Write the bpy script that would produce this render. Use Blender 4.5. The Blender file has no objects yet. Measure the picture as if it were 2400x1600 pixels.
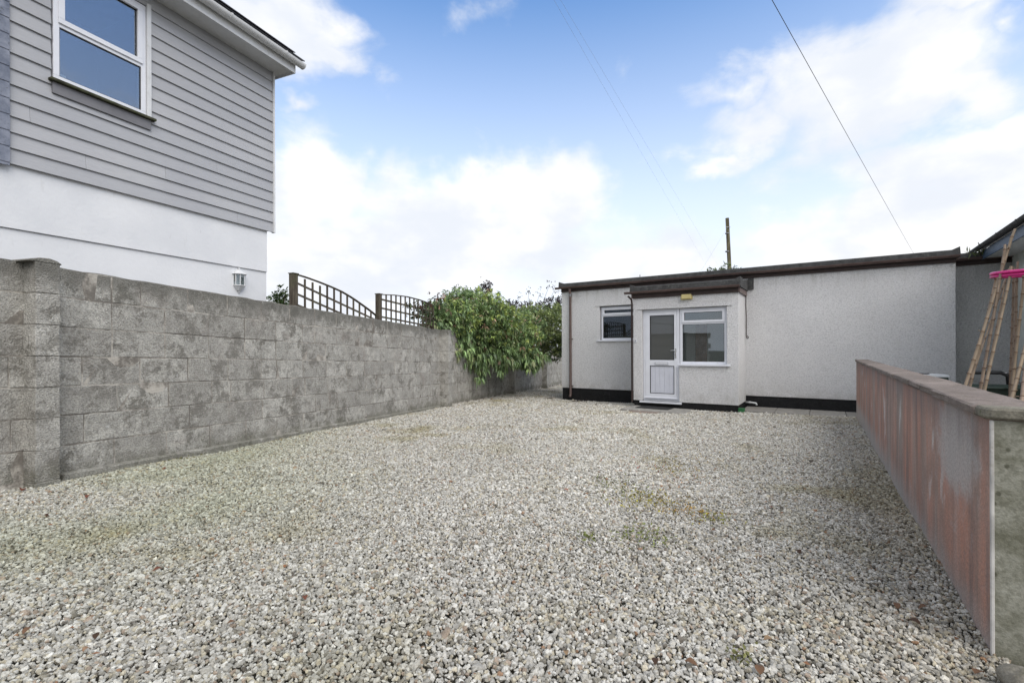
import bpy, bmesh, math, random
import numpy as np
from mathutils import Vector, Matrix, noise as mnoise
random.seed(7); rng = np.random.default_rng(7)
R = math.radians
C = bpy.context.scene.collection
sc = bpy.context.scene
H0 = 1.33                                   # eye height above the ground by the bungalow

# ------------------------------------------------------------------ camera
cam_d = bpy.data.cameras.new('camera'); cam = bpy.data.objects.new('camera', cam_d); C.objects.link(cam)
cam.matrix_world = Matrix.Translation((0, 0, H0)) @ Matrix.Rotation(R(90), 4, 'X') @ Matrix.Rotation(R(-.2), 4, 'Z')
cam_d.sensor_width = 36; cam_d.lens = 17.0; cam_d.shift_y = .0083
cam_d.clip_start = .05; cam_d.clip_end = 1000
sc.camera = cam
sc.view_settings.view_transform = 'Standard'
try: sc.view_settings.look = 'None'
except Exception: pass
sc.view_settings.gamma = 1; sc.view_settings.exposure = .80; sc.view_settings.use_curve_mapping = False

# ------------------------------------------------------------------ sun
SUN_EL, SUN_AZ = 46, 149                    # azimuth clockwise from +Y
sd = bpy.data.lights.new('sun', 'SUN'); so = bpy.data.objects.new('sun', sd); C.objects.link(so)
sd.energy = 1.45; sd.angle = R(50); sd.color = (1, .945, .88)
dv = Vector((math.sin(R(SUN_AZ)) * math.cos(R(SUN_EL)), math.cos(R(SUN_AZ)) * math.cos(R(SUN_EL)), math.sin(R(SUN_EL))))
so.rotation_euler = dv.to_track_quat('Z', 'Y').to_euler(); so.location = (20, -5, 30)

# ------------------------------------------------------------------ node helper
class NT:
    def __init__(s, nt): s.t = nt; s.n = nt.nodes; s.l = nt.links
    def new(s, typ, **k):
        n = s.n.new(typ)
        for a, b in k.items(): setattr(n, a, b)
        return n
    def link(s, a, b): s.l.new(a, b)
    def inp(s, sock, v):
        if hasattr(v, 'is_output') or isinstance(v, bpy.types.NodeSocket): s.l.new(v, sock)
        elif v is not None:
            if sock.type == 'RGBA' and len(v) == 3: v = (*v, 1)
            sock.default_value = v
    def math(s, op, a, b=None, c=None, clamp=False):
        n = s.new('ShaderNodeMath', operation=op, use_clamp=clamp)
        for i, v in enumerate((a, b, c)):
            if v is not None: s.inp(n.inputs[i], v)
        return n.outputs[0]
    def vmath(s, op, a, b=None):
        n = s.new('ShaderNodeVectorMath', operation=op)
        s.inp(n.inputs[0], a)
        if b is not None: s.inp(n.inputs[1], b)
        return n.outputs['Value'] if op in ('LENGTH', 'DOT_PRODUCT') else n.outputs[0]
    def noise(s, vec, scale=5, detail=4, rough=.55, dist=0.):
        n = s.new('ShaderNodeTexNoise'); s.inp(n.inputs['Vector'], vec)
        n.inputs['Scale'].default_value = scale; n.inputs['Detail'].default_value = detail
        n.inputs['Roughness'].default_value = rough; n.inputs['Distortion'].default_value = dist
        return n.outputs[0]
    def voro(s, vec, scale=5, feature='F1', out='Distance', rnd=1.):
        n = s.new('ShaderNodeTexVoronoi', feature=feature); s.inp(n.inputs['Vector'], vec)
        n.inputs['Scale'].default_value = scale; n.inputs['Randomness'].default_value = rnd
        return n.outputs[out]
    def ramp(s, v, lo, hi, a=0., b=1., smooth=True):
        n = s.new('ShaderNodeMapRange', interpolation_type='SMOOTHSTEP' if smooth else 'LINEAR')
        s.inp(n.inputs[0], v)
        for i, q in enumerate((lo, hi, a, b)): n.inputs[i + 1].default_value = q
        return n.outputs[0]
    def mix(s, f, a, b, mode='MIX'):
        n = s.new('ShaderNodeMix', data_type='RGBA', blend_type=mode)
        s.inp(n.inputs[0], f); s.inp(n.inputs[6], a); s.inp(n.inputs[7], b)
        return n.outputs[2]
    def scale(s, vec, sv):
        n = s.new('ShaderNodeMapping'); s.inp(n.inputs[0], vec); n.inputs['Scale'].default_value = sv
        return n.outputs[0]
    def sep(s, v):
        n = s.new('ShaderNodeSeparateXYZ'); s.inp(n.inputs[0], v); return n.outputs
    def comb(s, x, y, z):
        n = s.new('ShaderNodeCombineXYZ')
        for i, v in enumerate((x, y, z)): s.inp(n.inputs[i], v)
        return n.outputs[0]

# ------------------------------------------------------------------ sky
def px_dir(px, py):
    """azimuth and elevation seen at a place of the photograph (2352 wide)"""
    t = (px - 1176) / 1111; z = (803.5 - py) / 1111
    return math.atan(t), math.atan(z / math.hypot(1, t))
w = bpy.data.worlds.new('World'); sc.world = w; w.use_nodes = True
w.node_tree.nodes.clear(); T = NT(w.node_tree)
out = T.new('ShaderNodeOutputWorld'); bg = T.new('ShaderNodeBackground')
T.link(bg.outputs[0], out.inputs[0])
sky = T.new('ShaderNodeTexSky', sky_type='NISHITA'); sky.sun_disc = False
sky.sun_elevation = R(SUN_EL); sky.sun_rotation = R(SUN_AZ); sky.air_density = 1.0; sky.dust_density = .6; sky.ozone_density = 2.0
tc = T.new('ShaderNodeTexCoord').outputs['Generated']
dx, dy, dz = T.sep(T.vmath('NORMALIZE', tc))
az = T.math('ARCTAN2', dx, dy); el = T.math('ARCSINE', dz)
ae = T.comb(az, el, 0.)
n3 = T.new('ShaderNodeTexNoise'); T.inp(n3.inputs['Vector'], tc); n3.inputs['Scale'].default_value = 4.5; n3.inputs['Detail'].default_value = 5
n4 = T.new('ShaderNodeTexNoise'); T.inp(n4.inputs['Vector'], tc); n4.inputs['Scale'].default_value = 16; n4.inputs['Detail'].default_value = 5
wv = T.vmath('SUBTRACT', n3.outputs['Color'], (.5, .5, .5))
wv = T.vmath('MULTIPLY', wv, (.26, .18, 0))
wv2 = T.vmath('MULTIPLY', T.vmath('SUBTRACT', n4.outputs['Color'], (.5, .5, .5)), (.09, .07, 0))
aw = T.vmath('ADD', T.vmath('ADD', ae, wv), wv2)
blobs = [(640, 40, 250, 120, 1.), (800, 110, 110, 50, .8), (690, 215, 70, 30, .8), (500, -60, 300, 120, 1), (690, 400, 150, 160, 1.5), (640, 600, 320, 200, 1.6),
         (1050, 560, 400, 160, 1.6), (1240, 470, 160, 120, 1.4), (1060, 470, 160, 110, 1.3), (1450, 590, 300, 100, 1.3),
         (1980, 200, 370, 180, 1.35), (2100, 400, 260, 90, .8), (1700, 200, 190, 70, .7), (1760, 280, 250, 80, 1.1), (1660, 350, 90, 40, .7), (1850, 370, 150, 80, .55),
         (2250, 420, 200, 130, 1.5), (2330, 340, 130, 130, 1.5), (2130, 560, 420, 130, 1.6), (1800, 560, 190, 90, 1.3), (2180, -20, 230, 70, 1.1), (2330, 20, 90, 40, .6),
         (1110, 25, 90, 50, .3), (1450, 140, 60, 40, .25), (2230, 230, 180, 80, 1.)]
fld = None
for (bx_, by_, rx_, ry_, amp) in blobs:
    a0, e0 = px_dir(bx_, by_); a1, _ = px_dir(bx_ + rx_, by_); _, e1 = px_dir(bx_, by_ - ry_)
    d = T.vmath('SUBTRACT', aw, (a0, e0, 0)); d = T.vmath('MULTIPLY', d, (1 / abs(a1 - a0), 1 / abs(e1 - e0), 0))
    f = T.math('MULTIPLY', T.math('SUBTRACT', 1.25, T.vmath('LENGTH', d)), amp)
    fld = f if fld is None else T.math('MAXIMUM', fld, f)
tcs = T.scale(tc, (1, 1, 1.8))
fb = T.noise(tcs, 5.5, 9, .58, .3)
fb2 = T.noise(tcs, 1.7, 6, .55)
# beyond the photographed piece of sky the clouds go on
side = T.math('MAXIMUM', T.ramp(el, .60, .80), T.ramp(T.math('ABSOLUTE', az), .85, 1.1))
wild = T.math('MULTIPLY', T.ramp(fb2, .33, .55, -.25, 1.4), side)
fld = T.math('MAXIMUM', fld, T.math('ADD', wild, T.math('MULTIPLY', T.math('SUBTRACT', 1., side), -.4)))
den = T.math('ADD', fld, T.math('MULTIPLY', T.math('SUBTRACT', fb, .5), 2.2))
cl = T.ramp(den, .06, .95)
# cloud body: bright, faintly blue-grey where thick
body = T.mix(T.ramp(T.noise(tcs, 7, 6, .5), .35, .7), (.50, .525, .57), (.64, .635, .635))
haze = T.ramp(el, .63, .14, .0, .95, smooth=False)
haze2 = T.math('POWER', haze, 1.12)
skyc = T.mix(1., sky.outputs[0], (.14, .14, .14), 'MULTIPLY')
skyt = T.mix(1., skyc, (.84, 1.01, 1.13), 'MULTIPLY')
base = T.mix(haze2, skyt, (.575, .60, .645))
fin = T.mix(cl, base, body)
gr = T.math('LESS_THAN', dz, -.02)
fin = T.mix(gr, fin, (.25, .25, .24))
T.link(fin, bg.inputs[0]); bg.inputs[1].default_value = 1.0
# the sky texture itself enters at a tenth (skyc above)

# ------------------------------------------------------------------ materials
def mat(name, rough=.8, spec=.3):
    m = bpy.data.materials.new(name); m.use_nodes = True
    t = NT(m.node_tree); b = m.node_tree.nodes['Principled BSDF']
    b.inputs['Roughness'].default_value = rough
    b.inputs['Specular IOR Level'].default_value = spec
    return m, t, b
def pos(t): return t.new('ShaderNodeNewGeometry').outputs['Position']
def oco(t): return t.new('ShaderNodeTexCoord').outputs['Object']
def bump(t, b, h, dist=.01, st=1.):
    n = t.new('ShaderNodeBump'); n.inputs['Distance'].default_value = dist; n.inputs['Strength'].default_value = st
    t.inp(n.inputs['Height'], h); t.link(n.outputs[0], b.inputs['Normal'])
def simple(name, col, rough=.5, spec=.4, var=.12, sc_=6, dirt=None, metallic=0):
    m, t, b = mat(name, rough, spec); p = pos(t)
    n = t.noise(p, sc_, 5)
    c2 = tuple(x * (1 - var * 2) for x in col)
    c = t.mix(t.ramp(n, .3, .7), c2, col)
    if dirt:
        c = t.mix(t.math('MULTIPLY', t.ramp(t.noise(p, sc_ * 3, 6, .65), .5, .72), dirt[1]), c, dirt[0])
    t.inp(b.inputs['Base Color'], c); b.inputs['Metallic'].default_value = metallic
    bump(t, b, t.noise(p, 60, 3), .002, .3)
    return m
M = {}
# grey painted fibre cement boards
m, t, b = mat('siding_paint', .55, .35); p = oco(t)
g = t.noise(t.scale(p, (3, 3, 90)), 2.2, 5, .6, .4)
oi = t.new('ShaderNodeObjectInfo').outputs['Random']
c = t.mix(t.ramp(t.noise(pos(t), 1.3, 4), .3, .7), (.40, .405, .425), (.44, .445, .46))
c = t.mix(t.ramp(oi, 0, 1, 0, .5), c, (.33, .34, .365))
t.inp(b.inputs['Base Color'], t.mix(t.ramp(g, .35, .7, 0, .35), c, (.27, .275, .29)))
bump(t, b, g, .003, .6); M['siding'] = m
# bluish weathered strip at the house's left
m, t, b = mat('lead_strip', .6, .3); p = pos(t)
c = t.mix(t.ramp(t.noise(p, 9, 6, .7), .3, .7), (.13, .15, .20), (.26, .28, .34))
c = t.mix(t.ramp(t.noise(p, 30, 5, .7), .58, .7, 0, .7), c, (.06, .07, .06)); t.inp(b.inputs['Base Color'], c); M['lead'] = m
# white smooth render of the house
m, t, b = mat('white_render', .8, .2); p = pos(t)
c = t.mix(t.ramp(t.noise(p, 1.2, 5), .3, .75), (.66, .675, .70), (.76, .77, .785))
st = t.noise(t.scale(p, (7, 7, 1.6)), 2.2, 5, .6)
c = t.mix(t.ramp(st, .62, .8, 0, .45), c, (.52, .52, .51))
sp = t.voro(t.scale(p, (1, 1, .45)), 4.2); c = t.mix(t.ramp(sp, .10, .03, 0, .8), c, (.30, .31, .32))
t.inp(b.inputs['Base Color'], c); bump(t, b, t.noise(p, 25, 6, .6), .006, .5); M['white_render'] = m
# pebbledash
def dash(name, a, bb, dirtc):
    m, t, b = mat(name, .9, .15); p = pos(t)
    big = t.noise(p, .9, 5, .6); fine = t.noise(p, 42, 4, .7, .5); cells = t.voro(p, 75)
    c = t.mix(t.ramp(big, .3, .7), a, bb)
    c = t.mix(t.ramp(fine, .36, .56, .5, 0), c, tuple(x * .62 for x in a))
    c = t.mix(t.ramp(t.noise(t.scale(p, (1, 1, .5)), 3., 6, .7), .58, .8, 0, .5), c, dirtc)
    zz_ = t.sep(p)[2]; sn = t.noise(t.scale(p, (5, 5, .5)), 2.0, 6, .7)
    c = t.mix(t.math('MULTIPLY', t.ramp(zz_, 2.45, 2.95, 0, 1), t.ramp(sn, .45, .7, 0, .6)), c, dirtc)
    c = t.mix(t.math('MULTIPLY', t.ramp(zz_, .62, .25, 0, 1), t.ramp(t.noise(p, 4, 6, .7), .4, .65, 0, .55)), c, dirtc)
    t.inp(b.inputs['Base Color'], c)
    bump(t, b, t.math('ADD', fine, t.math('MULTIPLY', cells, .7)), .022, 1.)
    return m
M['dash'] = dash('pebbledash', (.79, .785, .785), (.85, .845, .845), (.54, .53, .50))
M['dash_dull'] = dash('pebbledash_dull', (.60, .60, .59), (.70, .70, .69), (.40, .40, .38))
# concrete blocks
def blockmat(name, plain=False):
    m, t, b = mat(name, .95, .1); p = pos(t); oi = t.new('ShaderNodeObjectInfo').outputs['Random']
    big = t.noise(p, 1.6, 8, .68, .4); med = t.noise(p, 6.5, 9, .74, .6); fine = t.noise(p, 70, 4, .7); grit = t.voro(p, 110)
    c = t.mix(t.ramp(med, .40, .55), (.27, .258, .228), (.58, .56, .515))
    c = t.mix(t.ramp(big, .38, .56, 0, .75), c, (.50, .485, .445))
    c = t.mix(t.ramp(t.noise(p, 2.9, 10, .80, .15), .515, .575, 0, .8), c, (.19, .18, .155))
    c = t.mix(t.ramp(t.noise(p, 7.5, 9, .78, .2), .51, .56, 0, .62), c, (.74, .72, .66))
    c = t.mix(t.ramp(oi, 0, 1, 0, .42), c, (.29, .275, .25))
    c = t.mix(t.ramp(t.noise(p, 3.1, 4), .55, .75, 0, .35), c, (.40, .34, .30))
    x, y, z = t.sep(p)
    # algae along the wall head, moss at the foot (height above the falling ground)
    h = t.math('ADD', z, t.math('MULTIPLY', y, .030))
    h = t.math('ADD', h, t.math('MULTIPLY', t.math('SUBTRACT', t.noise(p, 5, 6, .7), .5), .5))
    c = t.mix(t.ramp(h, 1.86, 2.08, 0, .75), c, (.15, .147, .128))
    c = t.mix(t.ramp(h, .62, .42, 0, .55), c, (.13, .13, .085))
    c = t.mix(t.ramp(fine, .36, .60, .5, 0), c, (.15, .145, .13))
    c = t.mix(t.ramp(t.voro(p, 5.3), .09, .04, 0, .85), c, (.52, .52, .50))
    c = t.mix(t.ramp(fine, .60, .74, 0, .5), c, (.42, .41, .39))
    t.inp(b.inputs['Base Color'], c)
    bump(t, b, t.math('ADD', t.math('ADD', fine, t.math('MULTIPLY', med, 1.2)), t.math('MULTIPLY', grit, .5)), .016, .9)
    return m
M['block'] = blockmat('concrete_block')
m, t, b = mat('mortar', .95, .1); p = pos(t)
c = t.mix(t.ramp(t.noise(p, 5, 8, .7), .42, .62), (.18, .165, .145), (.48, .45, .40)); t.inp(b.inputs['Base Color'], c)
bump(t, b, t.noise(p, 60, 4), .01, .8); M['mortar'] = m
# streaked pink render of the low wall (object space: x along, z up)
m, t, b = mat('streaked_render', .9, .15); p = oco(t); x, y, z = t.sep(p)
s1 = t.noise(t.scale(p, (1, 1, .16)), 1.7, 6, .62, .25); s2 = t.noise(t.scale(p, (1, 1, .12)), 5.0, 8, .7, .1); s3 = t.noise(t.scale(p, (1, 1, .2)), 13, 6, .75)
fine = t.noise(p, 75, 4, .7); blot = t.noise(p, 3.0, 8, .7)
c = t.mix(t.ramp(s1, .38, .58), (.40, .335, .29), (.53, .28, .205))
c = t.mix(t.ramp(s2, .48, .66, 0, .85), c, (.20, .16, .145))
c = t.mix(t.ramp(t.noise(t.scale(p, (1, 1, .10)), 2.6, 7, .65), .52, .64, 0, .6), c, (.23, .19, .178))
c = t.mix(t.ramp(t.noise(t.scale(p, (1, 1, .14)), 4.1, 6), .55, .68, 0, .65), c, (.56, .365, .295))
c = t.mix(t.ramp(s3, .58, .74, 0, .55), c, (.60, .52, .48))
c = t.mix(t.ramp(blot, .44, .64, 0, .6), c, (.31, .225, .185))
c = t.mix(t.ramp(t.noise(p, 5.5, 8, .75), .54, .68, 0, .45), c, (.52, .44, .41))
pale = t.noise(t.scale(p, (1, 1, .42)), 3.2, 7, .65, .3)
c = t.mix(t.ramp(pale, .60, .70, 0, .85), c, (.66, .62, .59))
hb = t.math('ADD', z, t.math('MULTIPLY', t.math('SUBTRACT', t.noise(p, 4, 6, .7), .5), .25))
c = t.mix(t.ramp(hb, -.60, -.86, 0, .8), c, (.46, .44, .41))
# grey-white patch near the corner under the coping
pt = t.vmath('LENGTH', t.vmath('MULTIPLY', t.vmath('ADD', t.vmath('SUBTRACT', p, (7.95, 0, -.16)), t.vmath('MULTIPLY', t.vmath('SUBTRACT', t.new('ShaderNodeTexNoise').outputs['Color'], (.5, .5, .5)), (.0, 0, 0))), (2.6, 0, 4.5)))
pt = t.math('ADD', pt, t.math('MULTIPLY', t.math('SUBTRACT', t.noise(p, 9, 6), .5), 1.3))
c = t.mix(t.ramp(pt, 1.25, .6, 0, .85), c, (.50, .48, .46))
c = t.mix(t.math('MULTIPLY', t.ramp(t.math('ADD', z, t.math('MULTIPLY', s2, .5)), .02, .30), .6), c, (.17, .15, .15))
c = t.mix(t.ramp(fine, .35, .6, .42, 0), c, (.2, .17, .16))
c = t.mix(t.ramp(fine, .62, .76, 0, .4), c, (.5, .45, .42))
t.inp(b.inputs['Base Color'], c); bump(t, b, t.math('ADD', fine, s2), .008, .8); M['streak'] = m
m, t, b = mat('mossy_render', .92, .12); p = oco(t)
c = t.mix(t.ramp(t.noise(t.scale(p, (1, 1, 1.6)), 4.5, 6, .6, .3), .36, .62), (.20, .197, .15), (.345, .34, .285))
c = t.mix(t.ramp(t.voro(t.scale(p, (1, 1, .9)), 17), .16, .08, 0, .8), c, (.085, .085, .06))
c = t.mix(t.ramp(t.noise(p, 80, 4), .35, .6, .4, 0), c, (.09, .09, .06))
t.inp(b.inputs['Base Color'], c); bump(t, b, t.noise(p, 60, 6, .7), .006, .8); M['mossy'] = m
def stonemat(name, a, bb, moss, mf=.6):
    m, t, b = mat(name, .92, .12); p = pos(t); oi = t.new('ShaderNodeObjectInfo').outputs['Random']
    c = t.mix(t.ramp(t.noise(p, 8, 8, .7, .4), .35, .65), a, bb)
    c = t.mix(t.ramp(oi, 0, 1, 0, .7), c, tuple(x * .55 for x in bb))
    c = t.mix(t.ramp(t.noise(p, 22, 6, .7), .52, .7, 0, mf), c, moss)
    c = t.mix(t.ramp(t.noise(p, 130, 4), .35, .6, .35, 0), c, tuple(x * .4 for x in a))
    t.inp(b.inputs['Base Color'], c); bump(t, b, t.noise(p, 60, 6, .7), .008, .8); return m
M['coping'] = stonemat('coping_stone', (.20, .165, .145), (.34, .29, .26), (.12, .12, .07))
M['coping_moss'] = stonemat('mossy_coping_stone', (.16, .15, .12), (.29, .27, .22), (.10, .115, .05), .9)
M['slab'] = stonemat('paving_slab', (.25, .24, .22), (.38, .365, .335), (.12, .11, .08))
M['boulder'] = stonemat('boulder', (.22, .2, .16), (.33, .31, .26), (.11, .11, .06))
M['upvc'] = simple('white_upvc', (.73, .745, .79), .35, .45, .03)
M['upvc_panel'] = simple('white_upvc_panel', (.62, .635, .70), .4, .4, .04)
M['pvc_white'] = simple('white_fascia', (.68, .69, .70), .4, .4, .05, 4, ((.35, .36, .32), .25))
M['brown'] = simple('brown_plastic', (.125, .085, .076), .4, .4, .12, 5, ((.2, .15, .13), .4))
M['brown_dark'] = simple('brown_fascia', (.052, .036, .032), .6, .3, .15)
M['felt'] = simple('roof_felt', (.085, .085, .085), .9, .15, .2, 9, ((.16, .165, .14), .55))
M['plinth'] = simple('black_bitumen', (.013, .013, .014), .7, .25, .2, 9, ((.035, .035, .033), .6))
M['rubber'] = simple('black_rubber', (.018, .018, .018), .75, .3, .2)
M['gasket'] = simple('dark_gasket', (.03, .03, .032), .6, .3, .1)
M['bead'] = simple('worn_bead', (.62, .60, .57), .8, .2, .2, 12, ((.35, .32, .28), .6))
M['cream'] = simple('cream_plastic', (.62, .52, .24), .45, .4, .08)
M['chrome'] = simple('polished_metal', (.6, .6, .6), .25, .5, .05, metallic=.9)
M['grey_metal'] = simple('grey_metal', (.3, .3, .31), .4, .5, .15, metallic=.6)
M['green_plastic'] = simple('green_plastic', (.03, .16, .055), .5, .4, .1)
M['barrow'] = simple('dark_green_plastic', (.045, .072, .055), .5, .4, .2)
M['pink'] = simple('pink_plastic', (.68, .025, .23), .3, .5, .15, 25)
M['sill_moss'] = simple('mossy_sill', (.085, .085, .06), .9, .1, .3, 14, ((.07, .10, .03), .8))
M['apron'] = simple('grey_apron', (.20, .2, .215), .7, .2, .08)
M['roofslate'] = simple('slate', (.06, .06, .07), .7, .3, .2)
M['blue'] = simple('blue_fascia', (.07, .11, .17), .5, .4, .1)
M['pale_wall'] = simple('pale_painted_wall', (.60, .63, .60), .8, .2, .1, 3, ((.38, .43, .36), .4))
M['terracotta'] = simple('terracotta', (.2, .08, .045), .8, .2, .2)
M['bin'] = simple('grey_white_plastic', (.62, .64, .64), .4, .4, .05)
M['binblack'] = simple('black_plastic', (.02, .022, .024), .45, .4, .1)
M['wire'] = simple('cable', (.06, .06, .065), .6, .2, .05)
M['wire_far'] = simple('grey_cable', (.45, .48, .52), .6, .2, .05)
M['iron'] = simple('cast_iron', (.085, .062, .045), .8, .3, .25, 20)
M['int_wall'] = simple('room_wall', (.85, .85, .81), .8, .2, .05, 2)
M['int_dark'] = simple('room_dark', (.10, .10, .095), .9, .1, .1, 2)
M['int_wood'] = simple('room_wood', (.34, .17, .09), .6, .3, .15, 10)
M['blind'] = simple('curtain', (.7, .68, .62), .8, .2, .1)
m, t, b = mat('trellis_wood', .9, .15); p = pos(t)
c = t.mix(t.ramp(t.noise(t.scale(p, (1, 1, .2)), 22, 6, .7), .35, .65), (.06, .048, .038), (.12, .105, .08)); c = t.mix(t.ramp(t.noise(p, 5, 4), .5, .7, 0, .5), c, (.10, .105, .06))
t.inp(b.inputs['Base Color'], c); bump(t, b, t.noise(t.scale(p, (1, 1, .1)), 60, 4), .003, .7); M['trellis'] = m
m, t, b = mat('pole_wood', .9, .15); p = pos(t)
c = t.mix(t.ramp(t.noise(t.scale(p, (1, 1, .15)), 7, 6, .7), .35, .65), (.06, .05, .032), (.15, .14, .085)); t.inp(b.inputs['Base Color'], c); M['pole'] = m
m, t, b = mat('bamboo', .55, .3); p = oco(t)
c = t.mix(t.ramp(t.noise(p, 5, 6, .65), .35, .65), (.16, .118, .09), (.27, .20, .15)); c = t.mix(t.ramp(t.noise(p, 25, 4), .55, .7, 0, .6), c, (.17, .105, .06))
oi = t.new('ShaderNodeObjectInfo').outputs['Random']; c = t.mix(t.ramp(oi, 0, 1, 0, .4), c, (.25, .2, .12)); t.inp(b.inputs['Base Color'], c); M['bamboo'] = m
def glass(name, refl, tint, frost=0.):
    m = bpy.data.materials.new(name); m.use_nodes = True; t = NT(m.node_tree); t.n.clear()
    o = t.new('ShaderNodeOutputMaterial'); mx = t.new('ShaderNodeMixShader')
    gl = t.new('ShaderNodeBsdfGlossy'); gl.inputs['Roughness'].default_value = .015; gl.inputs['Color'].default_value = (.86, .92, 1, 1)
    nb = t.new('ShaderNodeBump'); nb.inputs['Distance'].default_value = .002; nb.inputs['Strength'].default_value = .08
    t.inp(nb.inputs['Height'], t.noise(pos(t), 2.5, 1)); t.link(nb.outputs[0], gl.inputs['Normal'])
    gm = t.new('ShaderNodeNewGeometry'); cs = t.math('ABSOLUTE', t.vmath('DOT_PRODUCT', gm.outputs['Normal'], gm.outputs['Incoming']))
    fr = t.math('ADD', .04, t.math('MULTIPLY', .96, t.math('POWER', t.math('SUBTRACT', 1., cs, clamp=True), 5.)))
    fac = t.math('MULTIPLY', fr, refl, clamp=True)
    if frost:
        a = t.new('ShaderNodeBsdfTranslucent'); a.inputs[0].default_value = (*tint, 1)
        d = t.new('ShaderNodeBsdfDiffuse'); t.inp(d.inputs[0], t.mix(t.noise(pos(t), 120, 3), tuple(x * .35 for x in tint), tuple(x * .55 for x in tint)))
        q = t.new('ShaderNodeMixShader'); q.inputs[0].default_value = frost; t.link(a.outputs[0], q.inputs[1]); t.link(d.outputs[0], q.inputs[2]); under = q
    else:
        under = t.new('ShaderNodeBsdfTransparent'); under.inputs[0].default_value = (*tint, 1)
    t.link(fac, mx.inputs[0]); t.link(under.outputs[0], mx.inputs[1]); t.link(gl.outputs[0], mx.inputs[2]); t.link(mx.outputs[0], o.inputs[0])
    return m
M['glass'] = glass('window_glass', 2.6, (.80, .83, .82))
M['glass_house'] = glass('upstairs_glass', 5.2, (.7, .75, .8))
M['glass_frost'] = glass('obscured_glass', 2., (.22, .225, .21), .75)
def colmat(name, rough, spec, typ, trans=0.):
    m, t, b = mat(name, rough, spec); a = t.new('ShaderNodeAttribute', attribute_type=typ, attribute_name='col')
    c = a.outputs['Color']
    if typ == 'INSTANCER':
        p = t.new('ShaderNodeTexCoord').outputs['Object']
        c = t.mix(t.ramp(t.noise(pos(t), 160, 4, .7), .38, .62, .42, 0), c, t.mix(1., c, (.45, .42, .36), 'MULTIPLY'))
        bump(t, b, t.noise(pos(t), 220, 3), .003, .6)
    t.inp(b.inputs['Base Color'], c)
    if trans:
        tr = t.new('ShaderNodeBsdfTranslucent'); t.link(c, tr.inputs[0]); mx = t.new('ShaderNodeMixShader'); mx.inputs[0].default_value = trans
        o = [n for n in t.n if n.type == 'OUTPUT_MATERIAL'][0]; t.link(b.outputs[0], mx.inputs[1]); t.link(tr.outputs[0], mx.inputs[2]); t.link(mx.outputs[0], o.inputs[0])
    return m
M['stone'] = colmat('gravel_stone', .9, .15, 'INSTANCER')
M['leaf'] = colmat('leaf', .38, .45, 'GEOMETRY', .25)
M['dryleaf'] = colmat('dry_leaf', .7, .2, 'GEOMETRY', .1)
m, t, b = mat('ground', .95, .1); p = pos(t)
c = t.mix(t.ramp(t.noise(p, 3, 8, .7), .35, .65), (.07, .065, .048), (.13, .12, .095)); c = t.mix(t.ramp(t.voro(p, 60), .1, .45, .3, 0), c, (.26, .25, .22)); t.inp(b.inputs['Base Color'], c); bump(t, b, t.noise(p, 50, 5), .01, .7); M['ground'] = m
M['bark'] = simple('bark', (.10, .075, .05), .9, .1, .2)

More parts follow.
